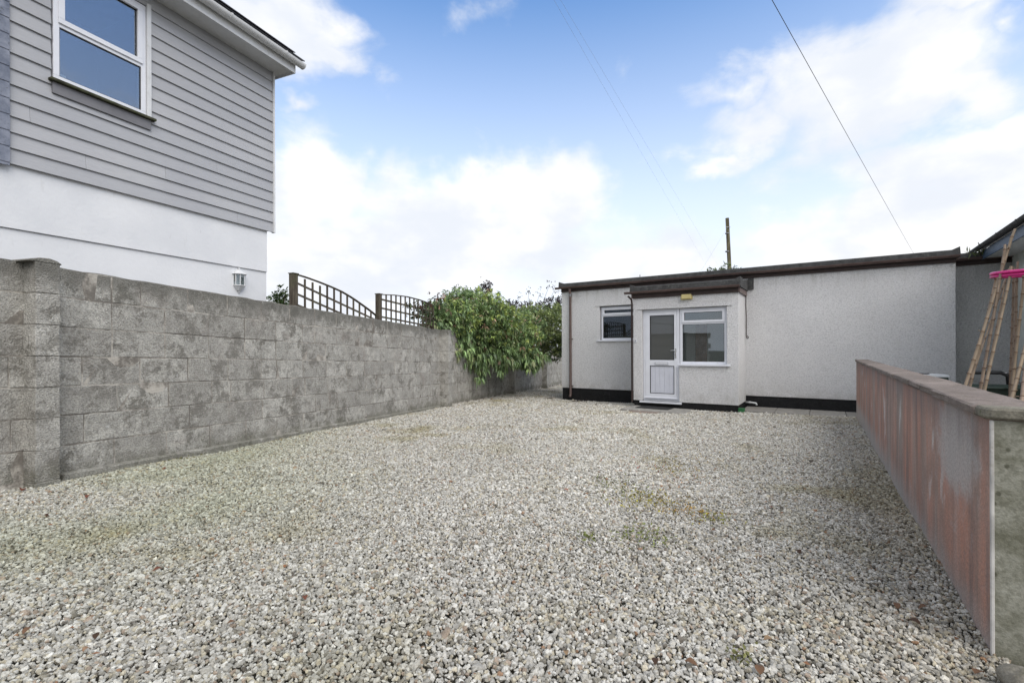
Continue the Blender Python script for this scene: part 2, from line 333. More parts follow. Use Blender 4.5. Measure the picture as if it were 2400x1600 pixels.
# ------------------------------------------------------------------ mesh helpers
def root(name, label, cat, loc=(0, 0, 0), rz=0., group=None):
    o = bpy.data.objects.new(name, None); C.objects.link(o); o.location = loc; o.rotation_euler = (0, 0, rz); o.empty_display_size = .2
    o['label'] = label; o['category'] = cat
    if group: o['group'] = group
    return o
def tag(o, label, cat, group=None, kind=None):
    if label: o['label'] = label
    if cat: o['category'] = cat
    if group: o['group'] = group
    if kind: o['kind'] = kind
    return o
class MB:
    def __init__(s): s.v = []; s.f = []
    def add(s, vs, fs):
        k = len(s.v); s.v += [tuple(v) for v in vs]; s.f += [tuple(i + k for i in f) for f in fs]; return s
    def box(s, x0, x1, y0, y1, z0, z1):
        return s.add([(x0, y0, z0), (x1, y0, z0), (x1, y1, z0), (x0, y1, z0), (x0, y0, z1), (x1, y0, z1), (x1, y1, z1), (x0, y1, z1)],
                     [(0, 3, 2, 1), (4, 5, 6, 7), (0, 1, 5, 4), (1, 2, 6, 5), (2, 3, 7, 6), (3, 0, 4, 7)])
    def prism_x(s, prof, x0, x1):                   # profile in (y,z), counter-clockwise seen from +x
        n = len(prof); vs = [(x0, y, z) for y, z in prof] + [(x1, y, z) for y, z in prof]
        return s.add(vs, [tuple(reversed(range(n))), tuple(range(n, 2 * n))] + [(i, (i + 1) % n, n + (i + 1) % n, n + i) for i in range(n)])
    def prism_y(s, prof, y0, y1):                   # profile in (x,z)
        n = len(prof); vs = [(x, y0, z) for x, z in prof] + [(x, y1, z) for x, z in prof]
        return s.add(vs, [tuple(range(n)), tuple(reversed(range(n, 2 * n)))] + [(n + i, n + (i + 1) % n, (i + 1) % n, i) for i in range(n)])
    def prism_z(s, prof, z0, z1, top=None):
        n = len(prof); tp = top or prof
        vs = [(x, y, z0) for x, y in prof] + [(x, y, z1) for x, y in tp]
        return s.add(vs, [tuple(reversed(range(n))), tuple(range(n, 2 * n))] + [(i, (i + 1) % n, n + (i + 1) % n, n + i) for i in range(n)])
    def tube(s, pts, r, n=8, cap=True):
        pts = [Vector(p) for p in pts]; rs = r if isinstance(r, (list, tuple)) else [r] * len(pts)
        vs = []; fs = []; up0 = None
        for i, p in enumerate(pts):
            d = (pts[min(i + 1, len(pts) - 1)] - pts[max(i - 1, 0)]).normalized()
            a = d.cross(Vector((0, 0, 1))) if up0 is None else up0 - d * up0.dot(d)
            if a.length < 1e-3: a = d.cross(Vector((0, 1, 0)))
            a.normalize(); up0 = a; b2 = d.cross(a)
            for k in range(n):
                an = 2 * math.pi * k / n; vs.append(p + (a * math.cos(an) + b2 * math.sin(an)) * rs[i])
        for i in range(len(pts) - 1):
            for k in range(n):
                fs.append((i * n + k, i * n + (k + 1) % n, (i + 1) * n + (k + 1) % n, (i + 1) * n + k))
        if cap: fs += [tuple(reversed(range(n))), tuple(range(len(vs) - n, len(vs)))]
        return s.add(vs, fs)
    def lathe(s, prof, n=16, cx=0, cy=0, a0=0, a1=2 * math.pi):
        full = abs(a1 - a0 - 2 * math.pi) < 1e-6; m_ = n if full else n + 1; vs = []
        for r_, z in prof:
            for k in range(m_):
                an = a0 + (a1 - a0) * k / n; vs.append((cx + r_ * math.cos(an), cy + r_ * math.sin(an), z))
        fs = []
        for i in range(len(prof) - 1):
            for k in range(n):
                k2 = (k + 1) % m_; fs.append((i * m_ + k, i * m_ + k2, (i + 1) * m_ + k2, (i + 1) * m_ + k))
        return s.add(vs, fs)
    def mesh(s, name, m, bevel=0., smooth=False, seg=1):
        me = bpy.data.meshes.new(name); me.from_pydata(s.v, [], s.f)
        bm = bmesh.new(); bm.from_mesh(me); bmesh.ops.recalc_face_normals(bm, faces=bm.faces)
        if bevel: bmesh.ops.bevel(bm, geom=bm.edges[:], offset=bevel, segments=seg, affect='EDGES', profile=.6)
        bm.to_mesh(me); bm.free()
        if smooth: me.shade_smooth()
        me.materials.append(m); return me
    def build(s, name, m, parent=None, bevel=0., smooth=False, loc=None, label=None):
        o = bpy.data.objects.new(name, s.mesh(name, m, bevel, smooth)); C.objects.link(o)
        if parent: o.parent = parent
        if loc: o.location = loc
        if label: o['label'] = label
        return o
def inst(name, me, parent, loc=(0, 0, 0), rot=(0, 0, 0), scale=(1, 1, 1)):
    o = bpy.data.objects.new(name, me); C.objects.link(o); o.parent = parent; o.location = loc; o.rotation_euler = rot; o.scale = scale; return o
def smoothish(o, ang=35):
    me = o.data; me.shade_smooth()
    bm = bmesh.new(); bm.from_mesh(me)
    for e in bm.edges:
        if len(e.link_faces) == 2 and e.calc_face_angle(0) > R(ang): e.smooth = False
    bm.to_mesh(me); bm.free()
def np_mesh(name, V, F, m, col=None, parent=None):
    """V (n,3), F (m,k) constant k, col (n,4)"""
    me = bpy.data.meshes.new(name); k = F.shape[1]
    me.vertices.add(len(V)); me.vertices.foreach_set('co', V.astype(np.float32).ravel())
    me.loops.add(F.size); me.loops.foreach_set('vertex_index', F.astype(np.int32).ravel())
    me.polygons.add(len(F)); me.polygons.foreach_set('loop_start', (np.arange(len(F)) * k).astype(np.int32))
    me.update(calc_edges=True)
    if col is not None:
        a = me.attributes.new('col', 'FLOAT_COLOR', 'POINT'); a.data.foreach_set('color', col.astype(np.float32).ravel())
    me.materials.append(m); o = bpy.data.objects.new(name, me); C.objects.link(o)
    if parent: o.parent = parent
    return o

# ------------------------------------------------------------------ layout frames (local x along a face, -y outwards)
def dip(X, Y):
    a = np.clip(X / 2, 0, 1); b = np.clip((Y - 7.5) / 2.2, 0, 1); return -.055 * a * a * (3 - 2 * a) * b * b * (3 - 2 * b)
def gz(X, Y): return float(H0 - .929 - .00584 * X - .031 * min(Y, 24) + dip(X, Y))     # the yard falls gently away
BR = math.atan2(-.5457, .838); BO = (5.2955, 10.960)                 # bungalow: foot of porch's right flank
HR = math.atan2(.9198, .3925); HO = (-3.567, 7.26)                   # house: right hand corner
WR = math.atan2(6.15, 1.86); WO = (-3.58, 3.85)                      # block wall
RR = math.atan2(-.838, -.5457); RO = (1.535 + .5457 * 8.49, 1.55 + .838 * 8.49)  # low wall, far end
def loc2w(o, r, x, y): return (o[0] + x * math.cos(r) - y * math.sin(r), o[1] + x * math.sin(r) + y * math.cos(r))

# ================================================================== GROUND
xs = np.concatenate([[-200, -60, -20], np.linspace(-9, 16, 26), [30, 80, 200]]); ys = np.concatenate([[-120, -30, -8], np.linspace(-2, 26, 29), [40, 120, 400]])
V = np.array([(x, y, gz(max(-12, min(x, 18)), max(y, -10)) - .034) for y in ys for x in xs]); nx = len(xs)
F = np.array([(j * nx + i, j * nx + i + 1, (j + 1) * nx + i + 1, (j + 1) * nx + i) for j in range(len(ys) - 1) for i in range(nx - 1)])
o = np_mesh('ground', V, F, M['ground']); tag(o, None, None, kind='structure')

# gravel: every stone a real pebble, instanced on points
def in_yard(X, Y):
    a = (X - WO[0]) * math.sin(WR) - (Y - WO[1]) * math.cos(WR)          # distance right of the block wall
    b_ = (X - RO[0]) * math.cos(RR + math.pi / 2) + (Y - RO[1]) * math.sin(RR + math.pi / 2)   # negative in the yard
    u = (X - BO[0]) * math.cos(BR) + (Y - BO[1]) * math.sin(BR); v = -(X - BO[0]) * math.sin(BR) + (Y - BO[1]) * math.cos(BR)
    ok = (a > -.03) & ((b_ < .03) | (Y < 1.2)) & ~((v > 0) & (u > -4.65)) & ~((v > -1.04) & (u > -2.24) & (u < 0))
    ok &= ~((v > -.93) & (u >= 0)) & ~((v > -1.98) & (u < -.90) & (u > -2.20))
    return ok & (Y < 23) & (np.abs(X) < 1.12 * Y + .5)
P = []
for (y0, y1, cell) in ((.95, 3.4, .0120), (3.4, 6.0, .0146), (6.0, 9.5, .020), (9.5, 23, .028)):
    gx, gy = np.meshgrid(np.arange(-9, 9, cell), np.arange(y0, y1, cell)); gx = gx + (np.arange(gx.shape[0]) % 2)[:, None] * cell / 2
    X = gx.ravel() + rng.uniform(-.48, .48, gx.size) * cell; Y = gy.ravel() + rng.uniform(-.48, .48, gx.size) * cell
    k = in_yard(X, Y); P.append(np.c_[X[k], Y[k], np.full(k.sum(), cell)])
P = np.concatenate(P); n = len(P); X, Y, cell = P.T
def vnoise(X, Y, s, seed=0):
    g = np.random.default_rng(seed).uniform(0, 1, (256, 256)); a = X * s + 77.3; b_ = Y * s + 33.1
    i, j = np.floor(a).astype(int), np.floor(b_).astype(int); fx, fy = a - i, b_ - j; fx = fx * fx * (3 - 2 * fx); fy = fy * fy * (3 - 2 * fy)
    q = lambda p_, r_: g[p_ % 256, r_ % 256]
    return (q(i, j) * (1 - fx) + q(i + 1, j) * fx) * (1 - fy) + (q(i, j + 1) * (1 - fx) + q(i + 1, j + 1) * fx) * fy
und = (vnoise(X, Y, .9, 1) - .5) * .035 + (vnoise(X, Y, 2.7, 2) - .5) * .018
# low heap of gravel against the foot of things
Z = H0 - .929 - .00584 * X - .031 * Y + dip(X, Y) + und * np.clip((Y - .5) / 2, .3, 1) * np.clip(1.3 - Y / 12, .3, 1) + rng.uniform(-.004, .006, n)
size = cell * .585 * np.exp(rng.normal(0, .25, n)); size *= np.where(rng.random(n) < .006, 1.5, 1)
pal = np.array([(.74, .735, .72), (.60, .59, .57), (.46, .455, .44), (.62, .58, .49), (.33, .315, .28), (.84, .84, .83), (.48, .40, .34), (.40, .26, .18), (.18, .165, .15)])
pi_ = rng.choice(len(pal), n, p=[.25, .20, .16, .14, .10, .08, .045, .004, .021]); col = pal[pi_] * np.exp(rng.normal(0, .10, (n, 1)))
lft = np.clip((-.25 * Y - X) / (.5 * Y + .5) + .1, 0, 1) * vnoise(X, Y, 1.2, 3) * 1.2      # greener towards the block wall
col = col * (1 - lft[:, None] * np.array([.30, .24, .42]))
rgt = np.clip((X / (Y + .01) - .55) * 3, 0, 1) * vnoise(X, Y, 1.5, 4)
col = col * (1 - rgt[:, None] * np.array([.16, .24, .38]))
worn = np.clip(1 - ((X - .25 * Y + .2) / 1.3) ** 2, 0, 1) * vnoise(X, Y, .8, 5)            # paler, cleaner driven strip
col = col * (1 + .18 * worn[:, None])
dirt = vnoise(X, Y, 3.3, 6) * vnoise(X, Y, 1.1, 7); col = col * (1 - np.clip(dirt - .33, 0, 1)[:, None] * np.array([.5, .55, .8]))
col = col * np.array([.775, .765, .725])
me = bpy.data.meshes.new('gravel'); me.vertices.add(n); me.vertices.foreach_set('co', np.c_[X, Y, Z].astype(np.float32).ravel())
a = me.attributes.new('col', 'FLOAT_COLOR', 'POINT'); a.data.foreach_set('color', np.c_[col, np.ones(n)].astype(np.float32).ravel())
sc3 = np.c_[size * rng.uniform(.8, 1.35, n), size * rng.uniform(.7, 1.05, n), size * rng.uniform(.45, .85, n)]
a = me.attributes.new('ssize', 'FLOAT_VECTOR', 'POINT'); a.data.foreach_set('vector', sc3.astype(np.float32).ravel())
rot = np.c_[rng.normal(0, .55, n), rng.normal(0, .55, n), rng.uniform(0, 6.28, n)]
a = me.attributes.new('srot', 'FLOAT_VECTOR', 'POINT'); a.data.foreach_set('vector', rot.astype(np.float32).ravel())
a = me.attributes.new('sidx', 'INT', 'POINT'); a.data.foreach_set('value', rng.integers(0, 6, n).astype(np.int32))
gravel = bpy.data.objects.new('gravel', me); C.objects.link(gravel); me.materials.append(M['stone'])
tag(gravel, 'pale limestone gravel of angular grey-white stones covering the yard', None, kind='stuff')
ng = bpy.data.node_groups.new('gravel_stones', 'GeometryNodeTree')
ng.interface.new_socket('Geometry', in_out='INPUT', socket_type='NodeSocketGeometry'); ng.interface.new_socket('Geometry', in_out='OUTPUT', socket_type='NodeSocketGeometry')
G = NT(ng); gi = G.new('NodeGroupInput'); go = G.new('NodeGroupOutput')
join = G.new('GeometryNodeJoinGeometry')
for k in range(6):
    ico = G.new('GeometryNodeMeshIcoSphere'); ico.inputs['Radius'].default_value = 1.; ico.inputs['Subdivisions'].default_value = 2
    sp_ = G.new('GeometryNodeSetPosition'); G.link(ico.outputs['Mesh'], sp_.inputs['Geometry'])
    ps = G.new('GeometryNodeInputPosition').outputs[0]
    nz = G.new('ShaderNodeTexNoise'); G.inp(nz.inputs['Vector'], G.vmath('ADD', ps, (k * 7.3, k * 3.1, k * 1.7))); nz.inputs['Scale'].default_value = .95; nz.inputs['Detail'].default_value = 2
    off = G.vmath('MULTIPLY', G.vmath('SUBTRACT', nz.outputs['Color'], (.5, .5, .5)), (1.9, 1.9, 1.9))
    G.link(off, sp_.inputs['Offset'])
    sm = G.new('GeometryNodeSetMaterial'); G.link(sp_.outputs[0], sm.inputs[0]); sm.inputs['Material'].default_value = M['stone']
    ss = G.new('GeometryNodeSetShadeSmooth'); G.link(sm.outputs[0], ss.inputs[0]); ss.inputs['Shade Smooth'].default_value = False
    g2i = G.new('GeometryNodeGeometryToInstance'); G.link(ss.outputs[0], g2i.inputs[0]); G.link(g2i.outputs[0], join.inputs[0])
def nattr(nm, dt):
    q = G.new('GeometryNodeInputNamedAttribute', data_type=dt); q.inputs['Name'].default_value = nm; return q.outputs['Attribute']
iop = G.new('GeometryNodeInstanceOnPoints'); m2p = G.new('GeometryNodeMeshToPoints')
G.link(gi.outputs[0], m2p.inputs['Mesh']); G.link(m2p.outputs[0], iop.inputs['Points']); G.link(join.outputs[0], iop.inputs['Instance'])
iop.inputs['Pick Instance'].default_value = True; G.link(nattr('sidx', 'INT'), iop.inputs['Instance Index'])
er = G.new('FunctionNodeEulerToRotation'); G.link(nattr('srot', 'FLOAT_VECTOR'), er.inputs[0]); G.link(er.outputs[0], iop.inputs['Rotation'])
G.link(nattr('ssize', 'FLOAT_VECTOR'), iop.inputs['Scale']); G.link(iop.outputs[0], go.inputs[0])
md = gravel.modifiers.new('stones', 'NODES'); md.node_group = ng
print('gravel stones', n)

# ================================================================== BLOCK WALL
SL = -.0314                                                    # the courses run down with the yard
wt = lambda s: H0 + .672 + SL * (s + .2)                       # wall head
CH = .2357
wall = root('block_wall', 'long stained grey concrete block wall with piers down the left side of the yard', 'wall', (WO[0], WO[1], 0), WR)
S0, S1 = -2.2, 21.5
piers = [(-.249, .154, .137), (6.98, .17, .19), (12.0, .2, .19), (16.6, .25, .2)]
mb = MB(); N = 60
for i in range(N):
    a, b_ = S0 + (S1 - S0) * i / N, S0 + (S1 - S0) * (i + 1) / N
    mb.add([(a, .003, wt(a) - 1.85), (b_, .003, wt(b_) - 1.85), (b_, .20, wt(b_) - 1.85), (a, .20, wt(a) - 1.85), (a, .003, wt(a) - .006), (b_, .003, wt(b_) - .006), (b_, .2, wt(b_) - .006), (a, .2, wt(a) - .006)],
           [(0, 3, 2, 1), (4, 5, 6, 7), (0, 1, 5, 4), (2, 3, 7, 6)])
mb.build('mortar', M['mortar'], wall)
def block_mesh(L, H, D, seed, chip=.004):
    r_ = random.Random(seed); b_ = MB().box(0, L, 0, D, 0, H)
    me = bpy.data.meshes.new('concrete_block'); me.from_pydata(b_.v, [], b_.f); bm = bmesh.new(); bm.from_mesh(me)
    bmesh.ops.recalc_face_normals(bm, faces=bm.faces)
    bmesh.ops.subdivide_edges(bm, edges=[e for e in bm.edges if e.calc_length() > .3], cuts=2)
    for v in bm.verts: v.co += Vector((r_.uniform(-1, 1), r_.uniform(-1, .6), r_.uniform(-1, 1))) * chip * .8
    bmesh.ops.bevel(bm, geom=[e for e in bm.edges if e.calc_face_angle(0) > .5], offset=.0045, segments=1, affect='EDGES')
    for v in bm.verts: v.co.z += SL * v.co.x
    bm.to_mesh(me); bm.free(); me.materials.append(M['block']); return me
bl = {}
def block(L, H, k):
    key = (round(L, 2), round(H, 3), k)
    if key not in bl: bl[key] = block_mesh(key[0] - .008, H - .008, .196, hash(key) % 9999)
    return bl[key]
nb = 0
r_ = random.Random(3)
for c_ in range(7):
    s = S0 + (.0 if c_ % 2 else -.235) + r_.uniform(-.03, .03)
    while s < S1:
        L = .47 if r_.random() > .10 else .24
        if s + L > S0 + .1:
            zt = wt(s) - CH * (c_ + 1)
            inst('concrete_block', block(L, CH, r_.randrange(5)), wall, (s + r_.uniform(-.002, .002), r_.uniform(-.003, .003), zt + .004)); nb += 1
        s += L
print('blocks', nb)
# footing strip that shows along the foot of the wall
mb = MB()
for a, b_, d0 in ((-.03, 2.6, .06), (2.6, 6.95, .045)):
    mb.add([(a, -d0, wt(a) - 1.9), (b_, -d0 * .6, wt(b_) - 1.9), (b_, .05, wt(b_) - 1.9), (a, .05, wt(a) - 1.9), (a, -d0, wt(a) - 1.63), (b_, -d0 * .8, wt(b_) - 1.645), (b_, .05, wt(b_) - 1.635), (a, .05, wt(a) - 1.62)],
           [(0, 3, 2, 1), (4, 5, 6, 7), (0, 1, 5, 4), (1, 2, 6, 5), (2, 3, 7, 6), (3, 0, 4, 7)])
mb.build('footing', M['block'], wall, .008)
for pi0, (s, PW, PD) in enumerate(piers):
    pr = MB().box(s + .006, s + PW - .006, -PD + .008, .01, wt(s) - 1.85, wt(s) - .004).build('pier_core', M['mortar'], wall)
    for c_ in range(8):
        me = MB().box(0, PW, -PD, .0, 0, CH - .005).mesh('concrete_block', M['block'], .003)
        for v in me.vertices: v.co += Vector((random.uniform(-1, 1), random.uniform(-1, 1), 0)) * .002
        inst('concrete_block', me, pr, (s + random.uniform(-.002, .002), random.uniform(-.002, .002), wt(s) - CH * (c_ + 1) + .0025))
    # rough mortar mound capping the pier
    prof = [(s - .05, -.006), (s - .03, .010), (s + .03, .026), (s + .09, .030), (s + .14, .018), (s + .165, .0), (s + .17, -.010)]
    if pi0 == 0: MB().prism_y([(x, wt(s) + z) for x, z in prof], -PD - .004, .19).build('cap', M['block'], wall, .006)
# crushed mortar head, uneven
mb = MB(); k = 90
for i in range(k):
    a = S0 + (9.5 - S0) * i / k; b_ = a + (9.5 - S0) / k
    za, zb = [wt(q) + .004 + .008 * math.sin(q * 9) * math.sin(q * 23 + 1) for q in (a, b_)]
    mb.add([(a, .004, wt(a) - .008), (b_, .004, wt(b_) - .008), (b_, .03, zb), (a, .03, za), (a, .17, za), (b_, .17, zb), (a, .196, wt(a) - .008), (b_, .196, wt(b_) - .008)], [(0, 1, 2, 3), (3, 2, 5, 4), (4, 5, 7, 6)])
mb.build('wall_head', M['block'], wall)

# ================================================================== LOW PINK WALL
low = root('low_wall', 'low rendered wall with pink and grey streaks and a stone coping, at the right', 'wall', (RO[0], RO[1], H0 - .228), RR)
LW = 8.49; TH = .15
MB().box(0, LW, 0, TH, -1.25, 0).build('wall', M['streak'], low)
MB().box(LW - TH, LW + .004, -.0 + .004, 1.5, -1.25, -.0015).build('return_wall', M['mossy'], low, label='mossy green-grey rendered return at the corner')
MB().box(LW - .007, LW + .007, -.003, .006, -1.2, -.002).build('corner_bead', M['bead'], low, .002)
L = .40; s = 0; cs = MB().box(0, L - .006, -.022, TH + .022, .0, .034).mesh('coping_slab', M['coping'], .005); cms = []
for k in range(4):
    b_ = MB(); b_.box(0, L - .011, -.022, TH + .022, 0, .034); me = b_.mesh('coping_slab', M['coping'], .006)
    for v in me.vertices: v.co += Vector((random.uniform(-.001, .001), random.uniform(-.004, .004), random.uniform(-.002, .002)))
    cms.append(me)
MB().box(.0, LW - .02, -.012, TH + .012, .0, .026).build('coping_bed', M['plinth'], low)
while s < LW - .36:
    inst('coping_slab', random.choice(cms), low, (s, random.uniform(-.004, .004), random.uniform(0.001, .004)), (random.uniform(-.012, .012), 0, random.uniform(-.006, .006)))
    s += L
rest = LW + .022 - s
MB().prism_z([(s, -.022), (LW - .02, -.022), (LW + .012, -.008), (LW + .024, .03), (LW + .024, .34), (LW - TH - .02, .34), (LW - TH - .02, TH + .02), (s, TH + .022)], .002, .038).build('coping_slab', M['coping_moss'], low, .007, label='mossy corner coping slab')
me = MB().box(LW - TH - .02, LW + .022, 0, .40, .002, .036).mesh('coping_slab', M['coping_moss'], .006)
for k in range(3): inst('coping_slab', me, low, (0, .347 + k * .407, 0))

# ================================================================== HOUSE ON THE LEFT
house = root('house', 'two-storey house with grey horizontal boards over white render, behind the block wall', 'house', (HO[0], HO[1], 0), HR)
HL = -6.5; z = lambda q: H0 + q
mb = MB(); mb.box(HL, -.10, .045, 6., -.6, z(1.165)); mb.build('lower_wall', M['white_render'], house)
mb = MB(); mb.box(HL, -.10, .025, 6.02, z(1.168), z(1.80)); mb.build('middle_wall', M['white_render'], house, .003)
WX0, WX1, WZ0, WZ1 = -2.625, -1.716, 2.71, 4.02
def wall_with_holes(mb, x0, x1, y0, y1, z0, z1, holes):
    xs = sorted({x0, x1, *[h[0] for h in holes], *[h[1] for h in holes]}); zs = sorted({z0, z1, *[h[2] for h in holes], *[h[3] for h in holes]})
    for i in range(len(xs) - 1):
        run = None
        for j in range(len(zs) - 1):
            cx, cz = (xs[i] + xs[i + 1]) / 2, (zs[j] + zs[j + 1]) / 2
            solid = not any(h[0] < cx < h[1] and h[2] < cz < h[3] for h in holes)
            if solid: run = (run[0], zs[j + 1]) if run else (zs[j], zs[j + 1])
            if (not solid or j == len(zs) - 2) and run:
                mb.box(xs[i], xs[i + 1], y0, y1, *run); run = None
mb = MB(); wall_with_holes(mb, HL, -.002, .022, .24, z(1.802), z(4.19), [(WX0 + .01, WX1 - .01, z(WZ0), z(WZ1))])
mb.box(HL, -.002, 5.8, 6.02, z(1.802), z(4.19)); mb.box(-.2, -.002, .24, 5.8, z(1.802), z(4.19)); mb.build('upper_wall', M['apron'], house)
# boards, lapped: thick lower edge, thin upper edge
def board(x0, x1, k):
    z0 = z(1.77 + .15 * k); L = x1 - x0
    b_ = MB().prism_x([(-.013, 0), (.006, 0), (.016, .155), (.007, .155)], 0, L)
    me = b_.mesh('siding_board', M['siding'], .0015); o = inst('siding_board', me, house, (x0, random.uniform(-.001, .001), z0)); return o
for k in range(16):
    zz = 1.77 + .15 * k; spans = []
    if zz + .15 > 2.60 and zz < WZ1:
        spans = [(HL, -4.1), (-4.097, -2.635), (-1.712, -.02)]
        if 2.60 > zz + .001: spans = [(HL, -4.1), (-4.097, -1.712), (-1.712, -.02)]
    else:
        cut = [-.9, -2.35, -1.55, -3.1][k % 4] + (.3 if k % 3 == 0 else 0)
        spans = [(HL, -4.4), (-4.397, cut), (cut + .0016, -.02)]
    for a, b_ in spans: board(a, b_, k)
MB().box(-.02, .008, -.024, .03, z(1.765), z(4.17)).build('corner_trim', M['pvc_white'], house, .002)
MB().box(-3.25, -2.955, -.034, -.0195, z(1.74), z(4.17)).build('flashing_strip', M['lead'], house, .002, label='blue-grey weathered strip at the left')
for k in range(16):
    MB().box(-3.25, -2.955, -.040, -.0345, z(1.77 + .15 * k), z(1.768 + .15 * k + .135)).build('strip_tile', M['lead'], house, .0015)
# soffit, fascia, gutter, roof
mb = MB(); mb.box(HL, .10, -.30, .03, z(4.17), z(4.19)); mb.box(-.002, .10, .03, 5.9, z(4.17), z(4.19)); mb.build('soffit', M['pvc_white'], house)
MB().box(HL, .10, -.32, -.30, z(4.035 + .11), z(4.30)).build('fascia', M['pvc_white'], house, .003)
MB().box(.10, .12, -.32, 5.9, z(4.145), z(4.30)).build('fascia', M['pvc_white'], house, .003)
def gutter_prof(r, n=10, th=.006):
    o_ = [(-r - r * math.cos(math.pi * i / n) * 1.0, -r * math.sin(math.pi * i / n)) for i in range(n + 1)]
    i_ = [(-r - (r - th) * math.cos(math.pi * i / n), -(r - th) * math.sin(math.pi * i / n)) for i in range(n, -1, -1)]
    return o_ + i_
def gutter(name, m, parent, x0, x1, y, zt, r, step=2.0, outlet=None):
    prof = gutter_prof(r); o = MB().prism_x([(y + a, zt + b_) for a, b_ in prof], x0, x1).build(name, m, parent)
    smoothish(o, 50)
    for xx in (x0, x1): MB().prism_x([(y - r - (r + .003) * math.cos(math.pi * i / 10), zt - (r + .003) * math.sin(math.pi * i / 10)) for i in range(11)], xx - .004, xx + .004).build('gutter_end', m, o)
    x = x1 - .35
    while x > x0 + .1:
        MB().prism_x([(y + a * 1.07, zt + .004 + b_ * 1.07) for a, b_ in gutter_prof(r, 10, .010)], x - .012, x + .012).build('gutter_bracket', m, o); x -= step
    return o
gutter('gutter', M['pvc_white'], house, HL, .20, -.32, z(4.30), .062, .85)
pr = [(-.43, 4.335), (-.43, 4.35), (3.0, 5.75), (6.3, 4.35), (6.3, 4.33), (3.0, 5.72)]
rf = MB().prism_x([(a, z(b_)) for a, b_ in pr], HL, .19).build('roof', M['roofslate'], house)
MB().prism_x([(.03, z(4.19)), (5.9, z(4.19)), (3.0, z(5.4))], HL, -.01).build('gable_fill', M['apron'], house)
x = HL
sm_ = MB().add([(0, -.45, 0), (.245, -.45, 0), (.245, -.10, .143), (0, -.10, .143), (0, -.45, .012), (.245, -.45, .012), (.245, -.10, .155), (0, -.10, .155)],
               [(0, 3, 2, 1), (4, 5, 6, 7), (0, 1, 5, 4), (1, 2, 6, 5), (2, 3, 7, 6), (3, 0, 4, 7)]).mesh('roof_slate', M['roofslate'])
while x < .18 - .2: inst('roof_slate', sm_, rf, (x, 0, z(4.352))); x += .25
# upstairs window
def window(parent, x0, x1, z0, z1, y, bars, fw=.055, depth=.06, glassm='glass', sash=(), name='window', mull=()):
    """frame around the opening, horizontal bars at given heights, panes between; sash = index of pane fields that open"""
    f = MB(); f.box(x0, x1, y, y + depth, z0, z0 + fw); f.box(x0, x1, y, y + depth, z1 - fw, z1); f.box(x0, x0 + fw, y, y + depth, z0 + fw, z1 - fw); f.box(x1 - fw, x1, y, y + depth, z0 + fw, z1 - fw)
    for bz in bars: f.box(x0 + fw, x1 - fw, y + .001, y + depth - .001, bz - .024, bz + .024)
    fo = f.build(name, M['upvc'], parent, .003)
    ed = [z0 + fw] + [q for bz in bars for q in (bz - .024, bz + .024)] + [z1 - fw]
    for i in range(0, len(ed), 2):
        a, b_ = ed[i], ed[i + 1]; xa, xb = x0 + fw, x1 - fw
        if i // 2 in sash:
            sw = .052; g = MB(); xa2, xb2, a2, b2 = xa - .012, xb + .012, a - .012, b_ + .012
            g.box(xa2, xb2, y - .016, y + .04, a2, a2 + sw); g.box(xa2, xb2, y - .016, y + .04, b2 - sw, b2); g.box(xa2, xa2 + sw, y - .016, y + .04, a2 + sw, b2 - sw); g.box(xb2 - sw, xb2, y - .016, y + .04, a2 + sw, b2 - sw)
            g.build('sash', M['upvc'], fo, .003); xa, xb, a, b_ = xa2 + sw, xb2 - sw, a2 + sw, b2 - sw
        gk = MB(); q = .007
        gk.box(xa, xb, y + .012, y + .034, a, a + q); gk.box(xa, xb, y + .012, y + .034, b_ - q, b_); gk.box(xa, xa + q, y + .012, y + .034, a + q, b_ - q); gk.box(xb - q, xb, y + .012, y + .034, a + q, b_ - q)
        gk.build('gasket', M['gasket'], fo)
        MB().box(xa + .004, xb - .004, y + .020, y + .026, a + .004, b_ - .004).build('pane', M[glassm], fo)
    return fo
window(house, WX0 + .006, -1.765, z(WZ0 + .022), z(WZ1 - .01), -.008, [z(3.305)], .05, .07, 'glass_house', (1,))
MB().box(-1.762, -1.716, -.03, .03, z(2.732), z(WZ1 + .03)).build('window_trim', M['pvc_white'], house, .003)
MB().box(-1.768, -1.760, .0, .03, z(2.735), z(WZ1)).build('trim_gap', M['gasket'], house)
MB().box(-2.662, -1.68, -.065, .02, z(2.698), z(2.728)).build('window_sill', M['sill_moss'], house, .006)
MB().box(-2.632, -1.722, -.027, .02, z(2.585), z(2.697)).build('sill_apron', M['apron'], house, .002)
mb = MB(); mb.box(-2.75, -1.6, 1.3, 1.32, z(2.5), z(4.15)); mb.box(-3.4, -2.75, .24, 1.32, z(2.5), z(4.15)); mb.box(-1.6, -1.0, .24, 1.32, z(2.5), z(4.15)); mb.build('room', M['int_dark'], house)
mb = MB()
for k in range(9): mb.tube([(-2.585 + k * .011, .16 + .012 * (k % 2), z(2.74)), (-2.585 + k * .011, .16 + .012 * (k % 2), z(3.25))], .009, 6)
mb.build('curtain', M['blind'], house)
# little picture frame leaning on the inner sill
MB().box(-2.56, -2.47, .10, .115, z(2.74), z(2.86)).build('inner_picture', M['blind'], house)

